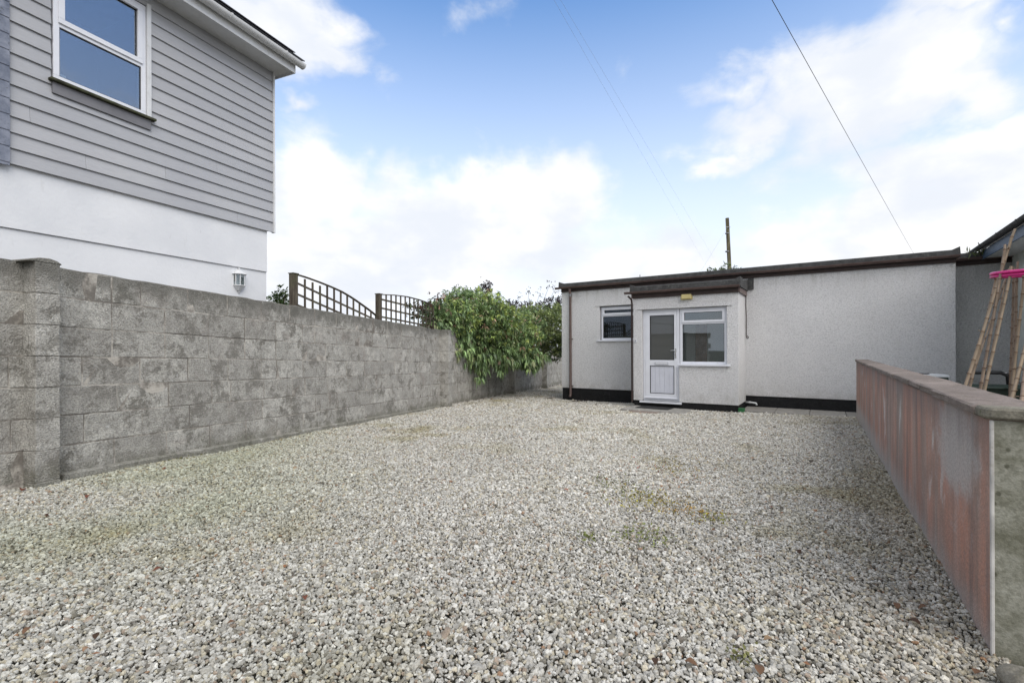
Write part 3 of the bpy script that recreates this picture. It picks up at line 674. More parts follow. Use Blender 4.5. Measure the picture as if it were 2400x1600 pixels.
# lantern on the white wall (top-level: hangs on the wall)
lx, lz = -.555, z(.99); lw = loc2w(HO, HR, lx, .045)
lan = root('wall_lantern', 'white half-hexagonal lantern with clear panes on the white house wall', 'lamp', (lw[0], lw[1], lz), HR)
hexp = lambda r: [(-r, -.003), (-r * .95, -r * .55), (-r * .42, -r * 1.05), (r * .42, -r * 1.05), (r * .95, -r * .55), (r, -.003)]
MB().box(-.05, .05, -.012, 0, -.13, .14).build('back_plate', M['pvc_white'], lan, .003)
MB().prism_z(hexp(.098), .075, .083).prism_z(hexp(.09), .083, .135, hexp(.035)).build('lantern_roof', M['pvc_white'], lan, .002)
MB().lathe([(0.001, .17), (.012, .165), (.016, .153), (.010, .142), (.014, .134)], 12, 0, -.018).build('finial', M['pvc_white'], lan, smooth=True)
MB().prism_z(hexp(.083), -.085, -.073).build('base_ring', M['pvc_white'], lan, .002)
MB().prism_z(hexp(.03), -.155, -.086, hexp(.076)).build('base_bowl', M['pvc_white'], lan, .002)
MB().lathe([(0.001, -.185), (.012, -.175), (.014, -.16)], 10, 0, -.016).build('base_knob', M['pvc_white'], lan, smooth=True)
hp = hexp(.076)
for (a, b_) in hp: MB().box(a - .005, a + .005, b_ - .005, b_ + .003, -.073, .075).build('glazing_bar', M['pvc_white'], lan)
for i in range(5):
    (a, b_), (c_, d_) = hp[i], hp[i + 1]
    MB().add([(a, b_, -.073), (c_, d_, -.073), (c_, d_, .075), (a, b_, .075), (a, b_ + .002, -.073), (c_, d_ + .002, -.073), (c_, d_ + .002, .075), (a, b_ + .002, .075)], [(0, 1, 2, 3), (7, 6, 5, 4), (0, 4, 5, 1), (2, 6, 7, 3), (1, 5, 6, 2), (0, 3, 7, 4)]).build('pane', M['glass'], lan)
MB().lathe([(.012, -.07), (.012, -.03), (.024, .0), (.02, .03), (.001, .045)], 12, 0, -.035).build('bulb', M['bin'], lan, smooth=True)
MB().box(-.062, -.051, -.006, .0, -.03, .10).build('rust_stain', simple('rust', (.42, .22, .06), .9, .1, .3, 30), lan)

# ================================================================== TRELLIS FENCES
TO = (-3.06, 7.0)
def trellis(s0, s1, curve, hz0, hsl, label, lean):
    ox, oy = loc2w(TO, HR, s0, 0)
    t_ = root('trellis_fence', label, 'trellis', (ox, oy, gz(ox, oy) - .3), HR, 'trellis panels behind the block wall'); z0_ = gz(ox, oy) - .3
    ZZ = lambda q: z(q) - z0_
    L = s1 - s0
    MB().box(0, .085, -.04, .045, 0, ZZ(curve(0)) + .0).build('post', M['trellis'], t_, .004)
    MB().box(-.008, .10, -.05, .055, ZZ(curve(0)), ZZ(curve(0)) + .012).build('post_cap', M['trellis'], t_, .003)
    MB().box(.088, .112, -.015, .02, ZZ(curve(0) - .9), ZZ(curve(0)) - .004).build('stile', M['trellis'], t_, .002)
    MB().box(L - .03, L - .004, -.015, .02, ZZ(curve(L) - .5), ZZ(curve(L)) - .004).build('stile', M['trellis'], t_, .002)
    k = 0; x = .245
    while x < L - .06:
        top = curve(x) - .012 if not (lean and k < 3) else curve(x) - .035 - .01 * k
        MB().box(x - .016, x + .016, -.012, .004, ZZ(curve(0) - 1.0), ZZ(top)).build('slat', M['trellis'], t_, .002); x += .146; k += 1
    for j in range(6):
        za = hz0 - .157 * j
        pa = [(x_, za + hsl * x_) for x_ in (.10, L - .01)]
        xe = L - .01
        if pa[1][1] > curve(L) - .03:
            xe = next((q / 100 for q in range(20, int(L * 100)) if za + hsl * q / 100 > curve(q / 100) - .03), L)
        MB().add([(.10, .0045, ZZ(za + hsl * .1 - .016)), (xe, .0045, ZZ(za + hsl * xe - .016)), (xe, .016, ZZ(za + hsl * xe - .016)), (.10, .016, ZZ(za + hsl * .1 - .016)),
                  (.10, .0045, ZZ(za + hsl * .1 + .016)), (xe, .0045, ZZ(za + hsl * xe + .016)), (xe, .016, ZZ(za + hsl * xe + .016)), (.10, .016, ZZ(za + hsl * .1 + .016))],
                 [(0, 3, 2, 1), (4, 5, 6, 7), (0, 1, 5, 4), (1, 2, 6, 5), (2, 3, 7, 6), (3, 0, 4, 7)]).build('crossbar', M['trellis'], t_, .002)
    pts = [(.09 + (L - .09) * i / 24) for i in range(25)]; mb = MB()
    for i in range(24):
        a, b_ = pts[i], pts[i + 1]
        mb.add([(a, -.022, ZZ(curve(a)) - .01), (b_, -.022, ZZ(curve(b_)) - .01), (b_, .026, ZZ(curve(b_)) - .01), (a, .026, ZZ(curve(a)) - .01), (a, -.022, ZZ(curve(a)) + .004), (b_, -.022, ZZ(curve(b_)) + .004), (b_, .026, ZZ(curve(b_)) + .004), (a, .026, ZZ(curve(a)) + .004)],
               [(0, 3, 2, 1), (4, 5, 6, 7), (0, 1, 5, 4), (2, 3, 7, 6)])
    mb.build('curved_rail', M['trellis'], t_)
    return t_
def interp(pts):
    def f(x):
        for (a, p0), (b_, p1) in zip(pts, pts[1:]):
            if x <= b_: return p0 + (p1 - p0) * (x - a) / (b_ - a)
        return pts[-1][1]
    return f
c1 = interp([(0, 1.093), (.11, 1.096), (.3, 1.075), (.554, 1.037), (.8, .993), (1.017, .945), (1.25, .87), (1.47, .785), (1.7, .69), (1.87, .61)])
c2 = interp([(0, 1.0), (.2, 1.012), (.5, 1.035), (.9, 1.045), (1.3, 1.025), (1.7, .98), (1.85, .95)])
trellis(-.166, 1.70, c1, 1.000, -.25, 'grey-brown trellis panel with a concave falling top, nearest the house', True)
trellis(1.714, 3.56, c2, .925, -.06, 'grey-brown trellis panel with a flat arched top, half hidden by the bush', False)

# ================================================================== BUNGALOW
bung = root('bungalow', 'low flat-roofed pebbledashed bungalow with a porch, at the end of the yard', 'bungalow', (BO[0], BO[1], 0), BR)
PX0, PX1, PY = -2.25, 0.0, -1.049
# main wall with the small window opening; the porch has a doorway/window opening
W1 = (-3.535, -2.37, z(.235), z(1.15))
mb = MB(); wall_with_holes(mb, -4.66, 3.56, 0, .25, z(-1.05), z(1.62), [W1, (PX0 + .2, PX1 - .2, z(-1.05), z(.985))]); mb.box(-4.66, -4.41, .25, 6.5, z(-1.05), z(1.62)); mb.box(3.31, 3.56, .25, 6.5, z(-1.05), z(1.62)); mb.build('wall', M['dash'], bung, .006)
MB().box(-4.645, PX0 + .012, .018, .25, -.25, z(-1.0505)).build('plinth', M['plinth'], bung); MB().box(PX1 - .012, 3.545, .018, .25, -.25, z(-1.0505)).build('plinth', M['plinth'], bung)
mb = MB()
for i in range(5):
    for j in range(3): mb.box(-3.42 + i * .035, -3.395 + i * .035, .008, .02, z(-1.20 + j * .03), z(-1.185 + j * .03))
mb.build('air_brick', M['gasket'], bung)
F0, F1 = -2.043, -.226           # whole glazed front
DX0, DX1 = -2.035, -1.215         # door frame
ZD, ZT, ZW = z(-1.215), z(.915), z(-.345)
mb = MB(); wall_with_holes(mb, PX0, PX1, PY, PY + .2, z(-1.175), z(1.215), [(F0, -1.21, z(-1.175), ZT), (-1.21, F1, ZW, ZT)])
mb.box(PX1 - .2, PX1, PY + .2, -.001, z(-1.175), z(1.215)); mb.box(PX0, PX0 + .2, PY + .2, -.001, z(-1.175), z(1.215)); mb.build('porch_wall', M['dash'], bung, .006)
mb = MB(); mb.box(PX0 + .015, PX1 - .015, PY + .018, PY + .2, -.3, z(-1.176)); mb.box(PX1 - .2, PX1 - .015, PY + .2, .0, -.3, z(-1.176)); mb.box(PX0 + .015, PX0 + .2, PY + .2, .0, -.3, z(-1.176)); mb.build('porch_plinth', M['plinth'], bung)
MB().box(F0 - .12, F1 + .115, PY - .014, PY + .01, ZT + .004, ZT + .016).build('drip_ledge', M['dash_dull'], bung, .002)
MB().box(W1[0] - .12, W1[1] + .06, -.014, .01, W1[3] + .006, W1[3] + .018).build('drip_ledge', M['dash_dull'], bung, .002)
# small window
window(bung, W1[0] + .03, W1[1], W1[2] + .02, W1[3] - .02, .06, [z(.90)], .048, .06, 'glass', (1,))
MB().box(W1[0] - .07, W1[1] + .04, -.04, .12, W1[2] - .018, W1[2] + .019).build('window_sill', M['upvc'], bung, .004)
MB().box(W1[0] + .26, W1[1] - .2, .036, .05, W1[3] - .055, W1[3] - .035).build('trickle_vent', M['upvc'], bung, .002)
# porch window
PF = PY + .065
window(bung, -1.205, F1 - .004, ZW + .02, ZT - .008, PF, [z(.575)], .055, .06, 'glass', (1,))
MB().box(-1.213, F1 + .07, PY - .045, PF + .05, ZW - .02, ZW + .0185).build('window_sill', M['upvc'], bung, .004)
MB().box(-1.0, -.45, PF - .028, PF - .016, ZT - .05, ZT - .032).build('trickle_vent', M['upvc'], bung, .002)
# door
f = MB(); fy0, fy1 = PF - .002, PF + .062
f.box(DX0, DX0 + .05, fy0, fy1, ZD + .035, ZT - .006); f.box(DX1 - .06, DX1, fy0, fy1, ZD + .035, ZT - .006); f.box(DX0 + .05, DX1 - .06, fy0, fy1, ZT - .056, ZT - .006); f.box(DX0 + .05, DX1 - .06, fy0, fy1, ZD + .036, ZD + .085)
f.build('door_frame', M['upvc'], bung, .003)
MB().box(DX0 - .06, DX1 + .06, PY - .045, fy1 + .02, ZD - .005, ZD + .034).build('door_sill', M['upvc'], bung, .004)
a0, a1, b0, b1 = DX0 + .052, DX1 - .062, ZD + .088, ZT - .058
gx0, gx1 = -1.872, -1.332; g0, g1 = z(-.235), z(.775); p0, p1 = z(-1.0), z(-.372)
d = MB(); dy0, dy1 = PF - .012, PF + .045
d.box(a0, gx0, dy0, dy1, b0, b1); d.box(gx1, a1, dy0, dy1, b0, b1); d.box(gx0, gx1, dy0, dy1, g1, b1); d.box(gx0, gx1, dy0, dy1, p1, g0); d.box(gx0, gx1, dy0, dy1, b0, p0)
door = d.build('door', M['upvc'], bung, .003)
def ring(x0, x1, z0, z1, y0, y1, q): return MB().box(x0, x1, y0, y1, z0, z0 + q).box(x0, x1, y0, y1, z1 - q, z1).box(x0, x0 + q, y0, y1, z0 + q, z1 - q).box(x1 - q, x1, y0, y1, z0 + q, z1 - q)
ring(gx0 - .004, gx1 + .004, g0 - .004, g1 + .004, PF - .0135, PF + .01, .012).build('gasket', M['gasket'], door)
ring(gx0 - .004, gx1 + .004, p0 - .004, p1 + .004, PF - .0135, PF + .01, .010).build('gasket', M['gasket'], door)
MB().box(gx0 + .004, gx1 - .004, PF + .012, PF + .018, g0 + .004, g1 - .004).build('pane', M['glass_frost'], door)
nbd = 5; wbd = (gx1 - gx0 - .016) / nbd
for i in range(nbd): MB().box(gx0 + .008 + i * wbd, gx0 + .008 + (i + 1) * wbd - .0025, PF + .002, PF + .02, p0 + .006, p1 - .006).build('panel_board', M['upvc_panel'], door, .002)
MB().box(gx0, gx1, PF + .021, PF + .03, p0, p1).build('panel_back', M['gasket'], door)
lp = MB().box(-1.768, -1.448, PF - .026, PF - .0125, z(-.345), z(-.275)).build('letter_plate', M['upvc'], door, .004)
ring(-1.755, -1.461, z(-.335), z(-.285), PF - .0285, PF - .0262, .0035).build('flap_gap', M['gasket'], door)
hp_ = MB().box(-1.312, -1.282, PF - .024, PF - .0125, z(-.20), z(.02)).build('handle_plate', M['chrome'], door, .004)
MB().tube([(-1.297, PF - .02, z(-.022)), (-1.297, PF - .062, z(-.022)), (-1.31, PF - .068, z(-.022)), (-1.415, PF - .066, z(-.026))], .0095, 8).build('handle_lever', M['chrome'], door, smooth=True)
MB().lathe([(.001, 0), (.009, 0), (.009, .006)], 10).build('keyhole', M['gasket'], door, loc=(-1.297, PF - .027, z(-.12)))
MB().box(a0 - .01, a1 + .02, PF - .040, PF - .013, ZD + .098, ZD + .125).build('weather_bar', M['upvc'], door, .004)
for xx in (-.95, -.42): MB().box(xx - .02, xx + .02, PF - .006, PF - .001, ZW + .05, ZW + .062).build('drain_cap', M['pvc_white'], bung, .001)
for xx in (-1.86, -1.36): MB().box(xx - .02, xx + .02, PF - .008, PF - .003, ZD + .055, ZD + .067).build('drain_cap', M['pvc_white'], bung, .001)
# inside of the porch and the room behind the small window
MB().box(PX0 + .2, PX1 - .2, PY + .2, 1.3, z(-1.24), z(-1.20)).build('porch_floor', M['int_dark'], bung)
MB().box(PX0 + .2, PX1 - .2, PY + .2, 1.3, z(.99), z(1.03)).build('porch_ceiling', M['int_wall'], bung)
MB().box(-2.3, -.0, .30, .33, z(-1.2), z(.99)).build('inner_wall', M['int_wall'], bung)
MB().box(-1.14, -.88, .24, .299, z(-1.2), z(.62)).build('inner_door', M['int_wood'], bung)
MB().box(-.50, -.16, .25, .298, z(-.02), z(.50)).build('notice_board', M['int_wood'], bung)
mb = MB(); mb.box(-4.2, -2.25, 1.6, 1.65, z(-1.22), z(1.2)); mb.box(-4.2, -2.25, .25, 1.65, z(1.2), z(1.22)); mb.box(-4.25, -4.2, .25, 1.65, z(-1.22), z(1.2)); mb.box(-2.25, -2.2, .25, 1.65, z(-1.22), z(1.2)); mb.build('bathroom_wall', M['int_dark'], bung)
# roof edge, fascia and gutters
def edge(prefix, x0, x1, y, zb, felt_h, side_l=True, side_r=True):
    MB().box(x0, x1, y - .035, y - .0, zb - .005, zb + .12).build(prefix + 'fascia', M['brown_dark'], bung, .003)
    # felt kerb with a rolled top and upturned corners
    prof = [(y - .075, zb + .10), (y + .30, zb + .10), (y + .30, zb + .15), (y + .03, zb + felt_h - .01), (y - .03, zb + felt_h), (y - .072, zb + felt_h - .018)]
    o_ = MB().prism_x(prof, x0 - .05, x1 + .05).build(prefix + 'roof_kerb', M['felt'], bung, .004)
    for xx, s_ in ((x0 - .05, 1), (x1 + .05, -1)):
        if (s_ == 1 and side_l) or (s_ == -1 and side_r):
            MB().add([(xx - s_ * .012, y - .08, zb + .10), (xx + s_ * .0, y - .08, zb + felt_h + .045), (xx + s_ * .11, y - .074, zb + felt_h - .006), (xx + s_ * .11, y - .074, zb + .10),
                      (xx - s_ * .012, y + .3, zb + .10), (xx, y + .3, zb + felt_h + .045), (xx + s_ * .11, y + .3, zb + felt_h - .006), (xx + s_ * .11, y + .3, zb + .10)],
                     [(0, 1, 2, 3), (7, 6, 5, 4), (0, 4, 5, 1), (1, 5, 6, 2), (3, 2, 6, 7), (0, 3, 7, 4)]).build('kerb_corner', M['felt'], o_, .004)
edge('', -4.66, 3.56, .0, z(1.604), .235)
gutter('gutter', M['brown'], bung, -4.80, 3.60, -.040, z(1.728), .052, .9)
MB().box(-4.70, 3.58, .2, 6.6, z(1.62), z(1.765)).build('roof', M['felt'], bung)
edge('porch_', PX0, PX1, PY, z(1.19), .275)
gutter('porch_gutter', M['brown'], bung, PX0 - .17, PX1 + .03, PY - .04, z(1.335), .05, .75)
MB().box(PX0 - .04, PX1 + .03, PY + .2, -.002, z(1.216), z(1.36)).build('porch_roof', M['felt'], bung)
MB().box(PX1 + .002, PX1 + .035, PY - .03, -.03, z(1.19), z(1.31)).build('barge_board', M['brown'], bung, .003)
MB().prism_x([(PY - .07, z(1.29)), (-.002, z(1.31)), (-.002, z(1.56)), (-.12, z(1.55)), (PY + .1, z(1.44)), (PY - .06, z(1.42))], PX1 - .03, PX1 + .055).build('porch_side_kerb', M['felt'], bung, .004)
MB().box(PX1 + .056, PX1 + .17, -.03, -.002, z(1.34), z(1.60)).build('flashing', M['felt'], bung, .002)
MB().box(PX0 - .035, PX0 - .002, PY - .03, -.03, z(1.19), z(1.31)).build('barge_board', M['brown'], bung, .003)
# downpipe at the left
px_ = -4.36
dp = MB().tube([(px_, -.095, z(1.665)), (px_, -.095, z(1.60)), (px_, -.075, z(1.54)), (px_, -.065, z(1.50)), (px_, -.065, z(-1.20)), (px_, -.11, z(-1.285))], .034, 12).build('downpipe', M['brown'], bung); smoothish(dp, 40)
MB().lathe([(.037, 0), (.042, .0), (.042, .07), (.037, .07)], 12).build('pipe_socket', M['grey_metal'], dp, loc=(px_, -.065, z(1.46)), label='grey weathered socket')
for zz in (z(.28), z(-1.0)): MB().box(px_ - .055, px_ + .055, -.05, .0, zz, zz + .025).build('pipe_clip', M['brown'], dp, .003)
cx_ = PX0 - .028
dp = MB().tube([(PX0 - .10, PY - .075, z(1.25)), (cx_, PY - .03, z(1.16)), (cx_, PY - .012, z(1.08)), (cx_, PY - .012, z(-1.22))], .022, 10).build('downpipe', M['brown_dark'], bung, label='thin dark pipe up the porch corner'); smoothish(dp, 40)
cb = MB().tube([(PX1 + .03, -.15, z(1.22)), (PX1 + .024, -.14, z(1.0)), (PX1 + .03, -.13, z(.72)), (PX1 + .03, -.13, z(.30)), (PX1 + .036, -.13, z(.26)), (PX1 + .06, -.12, z(.235)), (PX1 + .072, -.12, z(.265)), (PX1 + .05, -.12, z(.30))], .011, 8).build('overflow_pipe', M['brown_dark'], bung, smooth=True)
MB().tube([(-2.86, 1.3, z(1.76)), (-2.86, 1.3, z(2.10))], .013, 6).build('vent_rod', M['grey_metal'], bung)
MB().box(PX0 + .045 + .0, PX0 + .085, PY - .02, PY, z(.17), z(.245)).build('doorbell', M['upvc'], bung, .005)
MB().box(PX0 + .052, PX0 + .078, PY - .024, PY - .0195, z(.20), z(.215)).build('bell_button', M['gasket'], bung, .002)
# recessed wing at the right
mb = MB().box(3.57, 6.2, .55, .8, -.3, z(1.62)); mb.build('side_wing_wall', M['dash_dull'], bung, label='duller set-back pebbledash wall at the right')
MB().box(3.57, 6.2, .515, .549, z(1.60), z(1.72)).build('wing_fascia', M['brown_dark'], bung, .003)
MB().box(3.60, 6.2, .48, .9, z(1.722), z(1.83)).build('wing_roof_kerb', M['felt'], bung, .004)
gutter('wing_gutter', M['brown'], bung, 3.62, 6.2, .512, z(1.735), .052, 1.3)
# wall lamp above the door
lw = loc2w(BO, BR, -1.04, PY)
lm = root('bulkhead_lamp', 'cream plastic bulkhead lamp under the porch gutter', 'lamp', (lw[0], lw[1], z(1.09)), BR)
MB().box(-.125, .125, -.035, 0, 0, .135).build('lamp_base', M['cream'], lm, .012); MB().box(-.105, .105, -.075, -.036, .012, .118).build('lamp_cover', M['cream'], lm, .014)
for xx in (-.108, .108): MB().lathe([(.001, 0), (.006, 0), (.006, .004)], 8).build('screw', M['gasket'], lm, loc=(xx, -.037, .105))

# step and mat, slabs, covers
def slab(name, x0, x1, y0, y1, h, m, label, cat, tilt=0., rz=0.):
    cx, cy = (x0 + x1) / 2, (y0 + y1) / 2; W = loc2w(BO, BR, cx, cy)
    b_ = MB().box(x0 - cx, x1 - cx, y0 - cy, y1 - cy, 0, h); me = b_.mesh(name, m, .007); o = bpy.data.objects.new(name, me); C.objects.link(o)
    o.location = (W[0], W[1], gz(*W) + tilt); o.rotation_euler = (R(-1.0), R(.6), BR + rz); tag(o, label, cat); return o
slab('step_slab', -2.22, -.88, -2.0, -1.07, .035, M['slab'], 'wide flat stone slab laid as a step before the porch door', 'step', .0)
slab('doormat', -2.02, -1.30, -1.62, -1.12, .012, M['rubber'], 'black doormat lying on the step slab before the white door', 'doormat', .040)
slab('paving_stone', -1.95, -1.35, -2.30, -2.03, .035, stonemat('pink_slab', (.25, .2, .17), (.36, .29, .25), (.2, .17, .14)), 'pinkish paving stone sunk in the gravel before the step', 'paving stone', -.012, .04)
path = MB()
for i in range(6): 
    x0 = .03 + i * .61; me = MB().box(x0, x0 + .602, -.95, -.03, -.25, z(-1.285) + random.uniform(-.003, .003)).build('paving_slab', M['slab'], None, .006)
    if i == 0: pr_ = root('slab_path', 'grey concrete slab path along the foot of the bungalow wall', 'path', (BO[0], BO[1], 0), BR)
    me.parent = pr_
def cover(u, v, r_, label):
    W = loc2w(BO, BR, u, v); t_ = root('drain_cover', label, 'drain cover', (W[0], W[1], gz(*W) + .012), BR, None)
    MB().lathe([(.001, .004), (r_ - .02, .004), (r_ - .018, -.002), (r_ - .008, -.002), (r_ - .006, .006), (r_, .006), (r_ + .004, -.03)], 28).build('cover_plate', M['iron'], t_)
    for q in range(-2, 3): MB().box(-r_ * .6, r_ * .6, q * .045 - .006, q * .045 + .006, .0045, .009).build('cover_rib', M['iron'], t_)
cover(-4.05, -.36, .21, 'round rusty drain cover close in front of the bungalow plinth')
cover(-5.1, -.05, .16, 'round drain cover in the gravel by the bungalow left corner')
cover(-5.6, -.9, .12, 'small dark drain cover out in the gravel toward the bush')
W = loc2w(BO, BR, .03, PY + .10)
g_ = root('gully_box', 'small green plastic box on the ground at the porch corner', 'box', (W[0], W[1], gz(*W) - .01), BR)
MB().box(-.09, .07, -.07, .06, 0, .085).build('box_body', M['green_plastic'], g_, .01); MB().box(-.095, .075, -.075, .065, .086, .10).build('box_lid', M['green_plastic'], g_, .006)
W = loc2w(BO, BR, .13, -.12); g_ = root('waste_pipe', 'short white waste pipe bend at the foot of the wall beside the porch', 'pipe', (W[0], W[1], 0), BR)
o = MB().tube([(-.12, .02, .14), (.0, .0, .14), (.09, -.01, .13), (.11, -.02, .09)], .02, 10).build('pipe_bend', M['bin'], g_, smooth=True); MB().tube([(-.05, .01, .14), (-.02, .005, .14)], .026, 10).build('pipe_collar', M['bin'], g_)

# ================================================================== NEIGHBOUR AT THE RIGHT EDGE
# eave parallel to the low wall
NX, NY = 9.00, 9.30
nbh = root('neighbour_house', 'pale painted house with dark gutter and blue eave board at the right edge', 'house', (NX, NY, 0), RR)
MB().box(-.6, 6, .42, 4.5, -.4, z(1.72)).build('wall', M['pale_wall'], nbh)
MB().box(-.6, 6, .02, .42, z(1.70), z(1.72)).build('soffit', M['pvc_white'], nbh)
MB().box(-.6, 6, .0, .02, z(1.68), z(1.84)).build('fascia', M['blue'], nbh, .003)
MB().box(-.6, 6, -.012, -.001, z(1.842), z(1.855)).build('drip_edge', M['pvc_white'], nbh)
gutter('gutter', M['felt'], nbh, -.6, 6, -.015, z(1.90), .055, 1.0)
MB().prism_x([(-.05, z(1.90)), (-.05, z(1.94)), (2.4, z(3.0)), (4.9, z(1.9)), (4.9, z(1.87)), (2.4, z(2.95))], -.6, 6).build('roof', M['roofslate'], nbh)
MB().prism_x([(.42, z(1.72)), (4.5, z(1.72)), (2.4, z(2.85))], -.55, 5.9).build('gable', M['pale_wall'], nbh)

# ================================================================== BAMBOO CANES, HOOP, BARROW, POT, BIN
F_ = 1111.
def at(px, py, Yd):
    c_, s_ = math.cos(R(.2)), math.sin(R(.2)); a, b_ = px - 1176, py - 784
    x_ = c_ * a - s_ * b_; y_ = s_ * a + c_ * b_
    return Vector((x_ / F_ * Yd, Yd, H0 - (y_ - 19.5) / F_ * Yd))
ring_me = MB().tube([(0, 0, -.0055), (0, 0, -.002), (0, 0, .002), (0, 0, .0055)], [.0225, .0245, .0245, .0225], 10).mesh('node_ring', simple('bamboo_node', (.15, .09, .055), .7, .2, .2, 30))
def c7(x, y): return ((2200 + x / 3.565) / 1.0204, (520 + y / 3.565) / 1.0204)
canes = [((240, 1392), (600, 372), 5.3, 5.6, .013, 'slimmer bamboo cane behind the second cane, running up to the hoop'), ((372, 1420), (580, 400), 5.35, 5.5, .012, 'slim bamboo cane just behind the fourth cane from the left'), ((612, 1400), (640, 380), 5.7, 5.8, .011, 'thinnest upright bamboo cane behind the two upright ones'), ((215, 1380), (640, 60), 5.0, 5.25, .020, 'tallest bamboo cane, crossing the others toward the neighbour gutter'), ((262, 1392), (485, 430), 5.15, 5.3, .018, 'bamboo cane just right of the leftmost one, meeting it halfway up'),
         ((352, 1415), (555, 190), 5.0, 5.2, .018, 'bamboo cane third from the left, its top just left of the tallest'), ((385, 1425), (608, 372), 4.9, 5.1, .018, 'bamboo cane fourth from the left, ending behind the pink hoop'),
         ((600, 1400), (622, 372), 5.6, 5.5, .014, 'thin nearly upright bamboo cane right of the green barrow'), ((628, 1400), (662, 330), 5.5, 5.4, .017, 'upright bamboo cane under the middle of the pink hoop'),
         ((610, 1480), (712, 430), 5.1, 5.2, .018, 'bamboo cane leaning right, left of the pale wall'), ((600, 1495), (735, 1000), 4.4, 4.7, .021, 'thick bamboo cane low at the right edge, leaning steeply right'), ((688, 1510), (740, 1130), 4.3, 4.6, .022, 'short stretch of thick bamboo cane in the photo corner beside the coping')]
for (a, b_, Ya, Yb, rad, lab) in canes:
    rad *= .84; p0_, p1_ = at(*c7(*a), Ya), at(*c7(*b_), Yb); d_ = (p1_ - p0_).normalized()
    g0_ = p0_ + d_ * ((gz(p0_.x, p0_.y) + .18 - p0_.z) / d_.z)           # run it down into the pots
    Lc = (p1_ - g0_).length; o_ = root('bamboo_cane', lab, 'bamboo cane', tuple(g0_), 0, 'bamboo canes standing behind the low wall'); o_.rotation_euler = d_.to_track_quat('Z', 'Y').to_euler()
    q = random.uniform(.05, .15); nodes = []
    while q < Lc - .04: nodes.append(q); q += random.uniform(.14, .19)
    pts = [(0, 0, 0)]; rs = [rad]
    for q in nodes:
        bx = math.sin(q * 2.1 + rad * 900) * .006
        for dz_, k in ((-.012, 1.0), (-.004, 1.13), (.003, 1.16), (.010, .95)): pts.append((bx, 0, q + dz_)); rs.append(rad * k * (1 - .22 * q / Lc))
    pts.append((0, 0, Lc)); rs.append(rad * .76)
    c_ = MB().tube(pts, rs, 10).build('cane', M['bamboo'], o_); smoothish(c_, 60)
    for q in nodes:
        inst('node_ring', ring_me, o_, (math.sin(q * 2.1 + rad * 900) * .006, 0, q - .002), (0, 0, 0), (rad * (1 - .22 * q / Lc) / .02,) * 2 + (1,))
    for q in nodes[1::3]:
        an = random.uniform(0, 6.28); MB().tube([(0, 0, q), (math.cos(an) * rad * 2., math.sin(an) * rad * 2., q + .012)], .005, 5).build('branch_stub', M['bamboo'], o_)
pc = at(*c7(735, 428), 5.15)
hoop = root('hoop', 'bright pink shiny plastic hoop hanging round the bamboo canes', 'hoop', tuple(pc))
hoop.rotation_euler = (R(3), R(-2), 0)
def torus(r1, r2, zq, n=40, k=10):
    vs = []; fs = []
    for i in range(n):
        a_ = 2 * math.pi * i / n
        for j in range(k):
            b2 = 2 * math.pi * j / k; rr = r1 + r2 * math.cos(b2) * 1.5; vs.append((rr * math.cos(a_), rr * math.sin(a_), zq + r2 * math.sin(b2)))
            fs.append((i * k + j, ((i + 1) % n) * k + j, ((i + 1) % n) * k + (j + 1) % k, i * k + (j + 1) % k))
    return MB().add(vs, fs)
torus(.255, .020, .016).build('hoop_ring', M['pink'], hoop, smooth=True); torus(.262, .014, -.018).build('hoop_ring', M['pink'], hoop, smooth=True)
# pots the canes stand in
for (pp, lab, rr, hh) in ((at(*c7(262, 1400), 5.05), 'terracotta-brown planter with soil at the foot of the left bamboo canes', .19, .30), (at(*c7(640, 1480), 5.3), 'dark planter at the foot of the right bamboo canes', .17, .3)):
    g_ = root('plant_pot', lab, 'plant pot', (pp.x, pp.y, gz(pp.x, pp.y)))
    MB().lathe([(rr * .7, 0), (rr, hh), (rr + .015, hh), (rr + .015, hh + .04), (rr - .01, hh + .04), (rr - .015, hh - .01)], 24).build('pot', M['terracotta'] if 'terra' in lab else M['binblack'], g_)
    MB().lathe([(.001, hh + .0), (rr - .012, hh)], 24).build('soil', M['ground'], g_)
# wheelbarrow
bp = at(*c7(500, 1390), 5.9); bz = bp.z - .20
wb = root('wheelbarrow', 'dark green garden cart with a black pull handle behind the low wall', 'cart', (bp.x, bp.y, gz(bp.x, bp.y)), R(-25)); gb = bz - gz(bp.x, bp.y)
o_, i_ = [(-.42, -.27), (.42, -.27), (.42, .27), (-.42, .27)], [(-.30, -.18), (.30, -.18), (.30, .18), (-.30, .18)]
mb = MB(); k = len(mb.v)
vs = [(x_, y_, gb - .15) for x_, y_ in i_] + [(x_, y_, gb + .22) for x_, y_ in o_] + [(x_ * .95, y_ * .93, gb + .22) for x_, y_ in o_] + [(x_ * .95, y_ * .93, gb - .13) for x_, y_ in i_]
mb.add(vs, [(3, 2, 1, 0)] + [(i, (i + 1) % 4, 4 + (i + 1) % 4, 4 + i) for i in range(4)] + [(4 + i, 4 + (i + 1) % 4, 8 + (i + 1) % 4, 8 + i) for i in range(4)] + [(8 + i, 8 + (i + 1) % 4, 12 + (i + 1) % 4, 12 + i) for i in range(4)] + [(12, 13, 14, 15)])
mb.build('tray', M['barrow'], wb, .006)
MB().tube([(-.44, -.29, gb + .22), (.44, -.29, gb + .22), (.44, .29, gb + .22), (-.44, .29, gb + .22), (-.44, -.29, gb + .22)], .014, 8).build('rim', M['barrow'], wb)
MB().tube([(-.30, -.33, gb + .40), (-.02, -.33, gb + .40), (.30, -.30, gb + .0)], .012, 8).build('handle_bar', M['grey_metal'], wb)
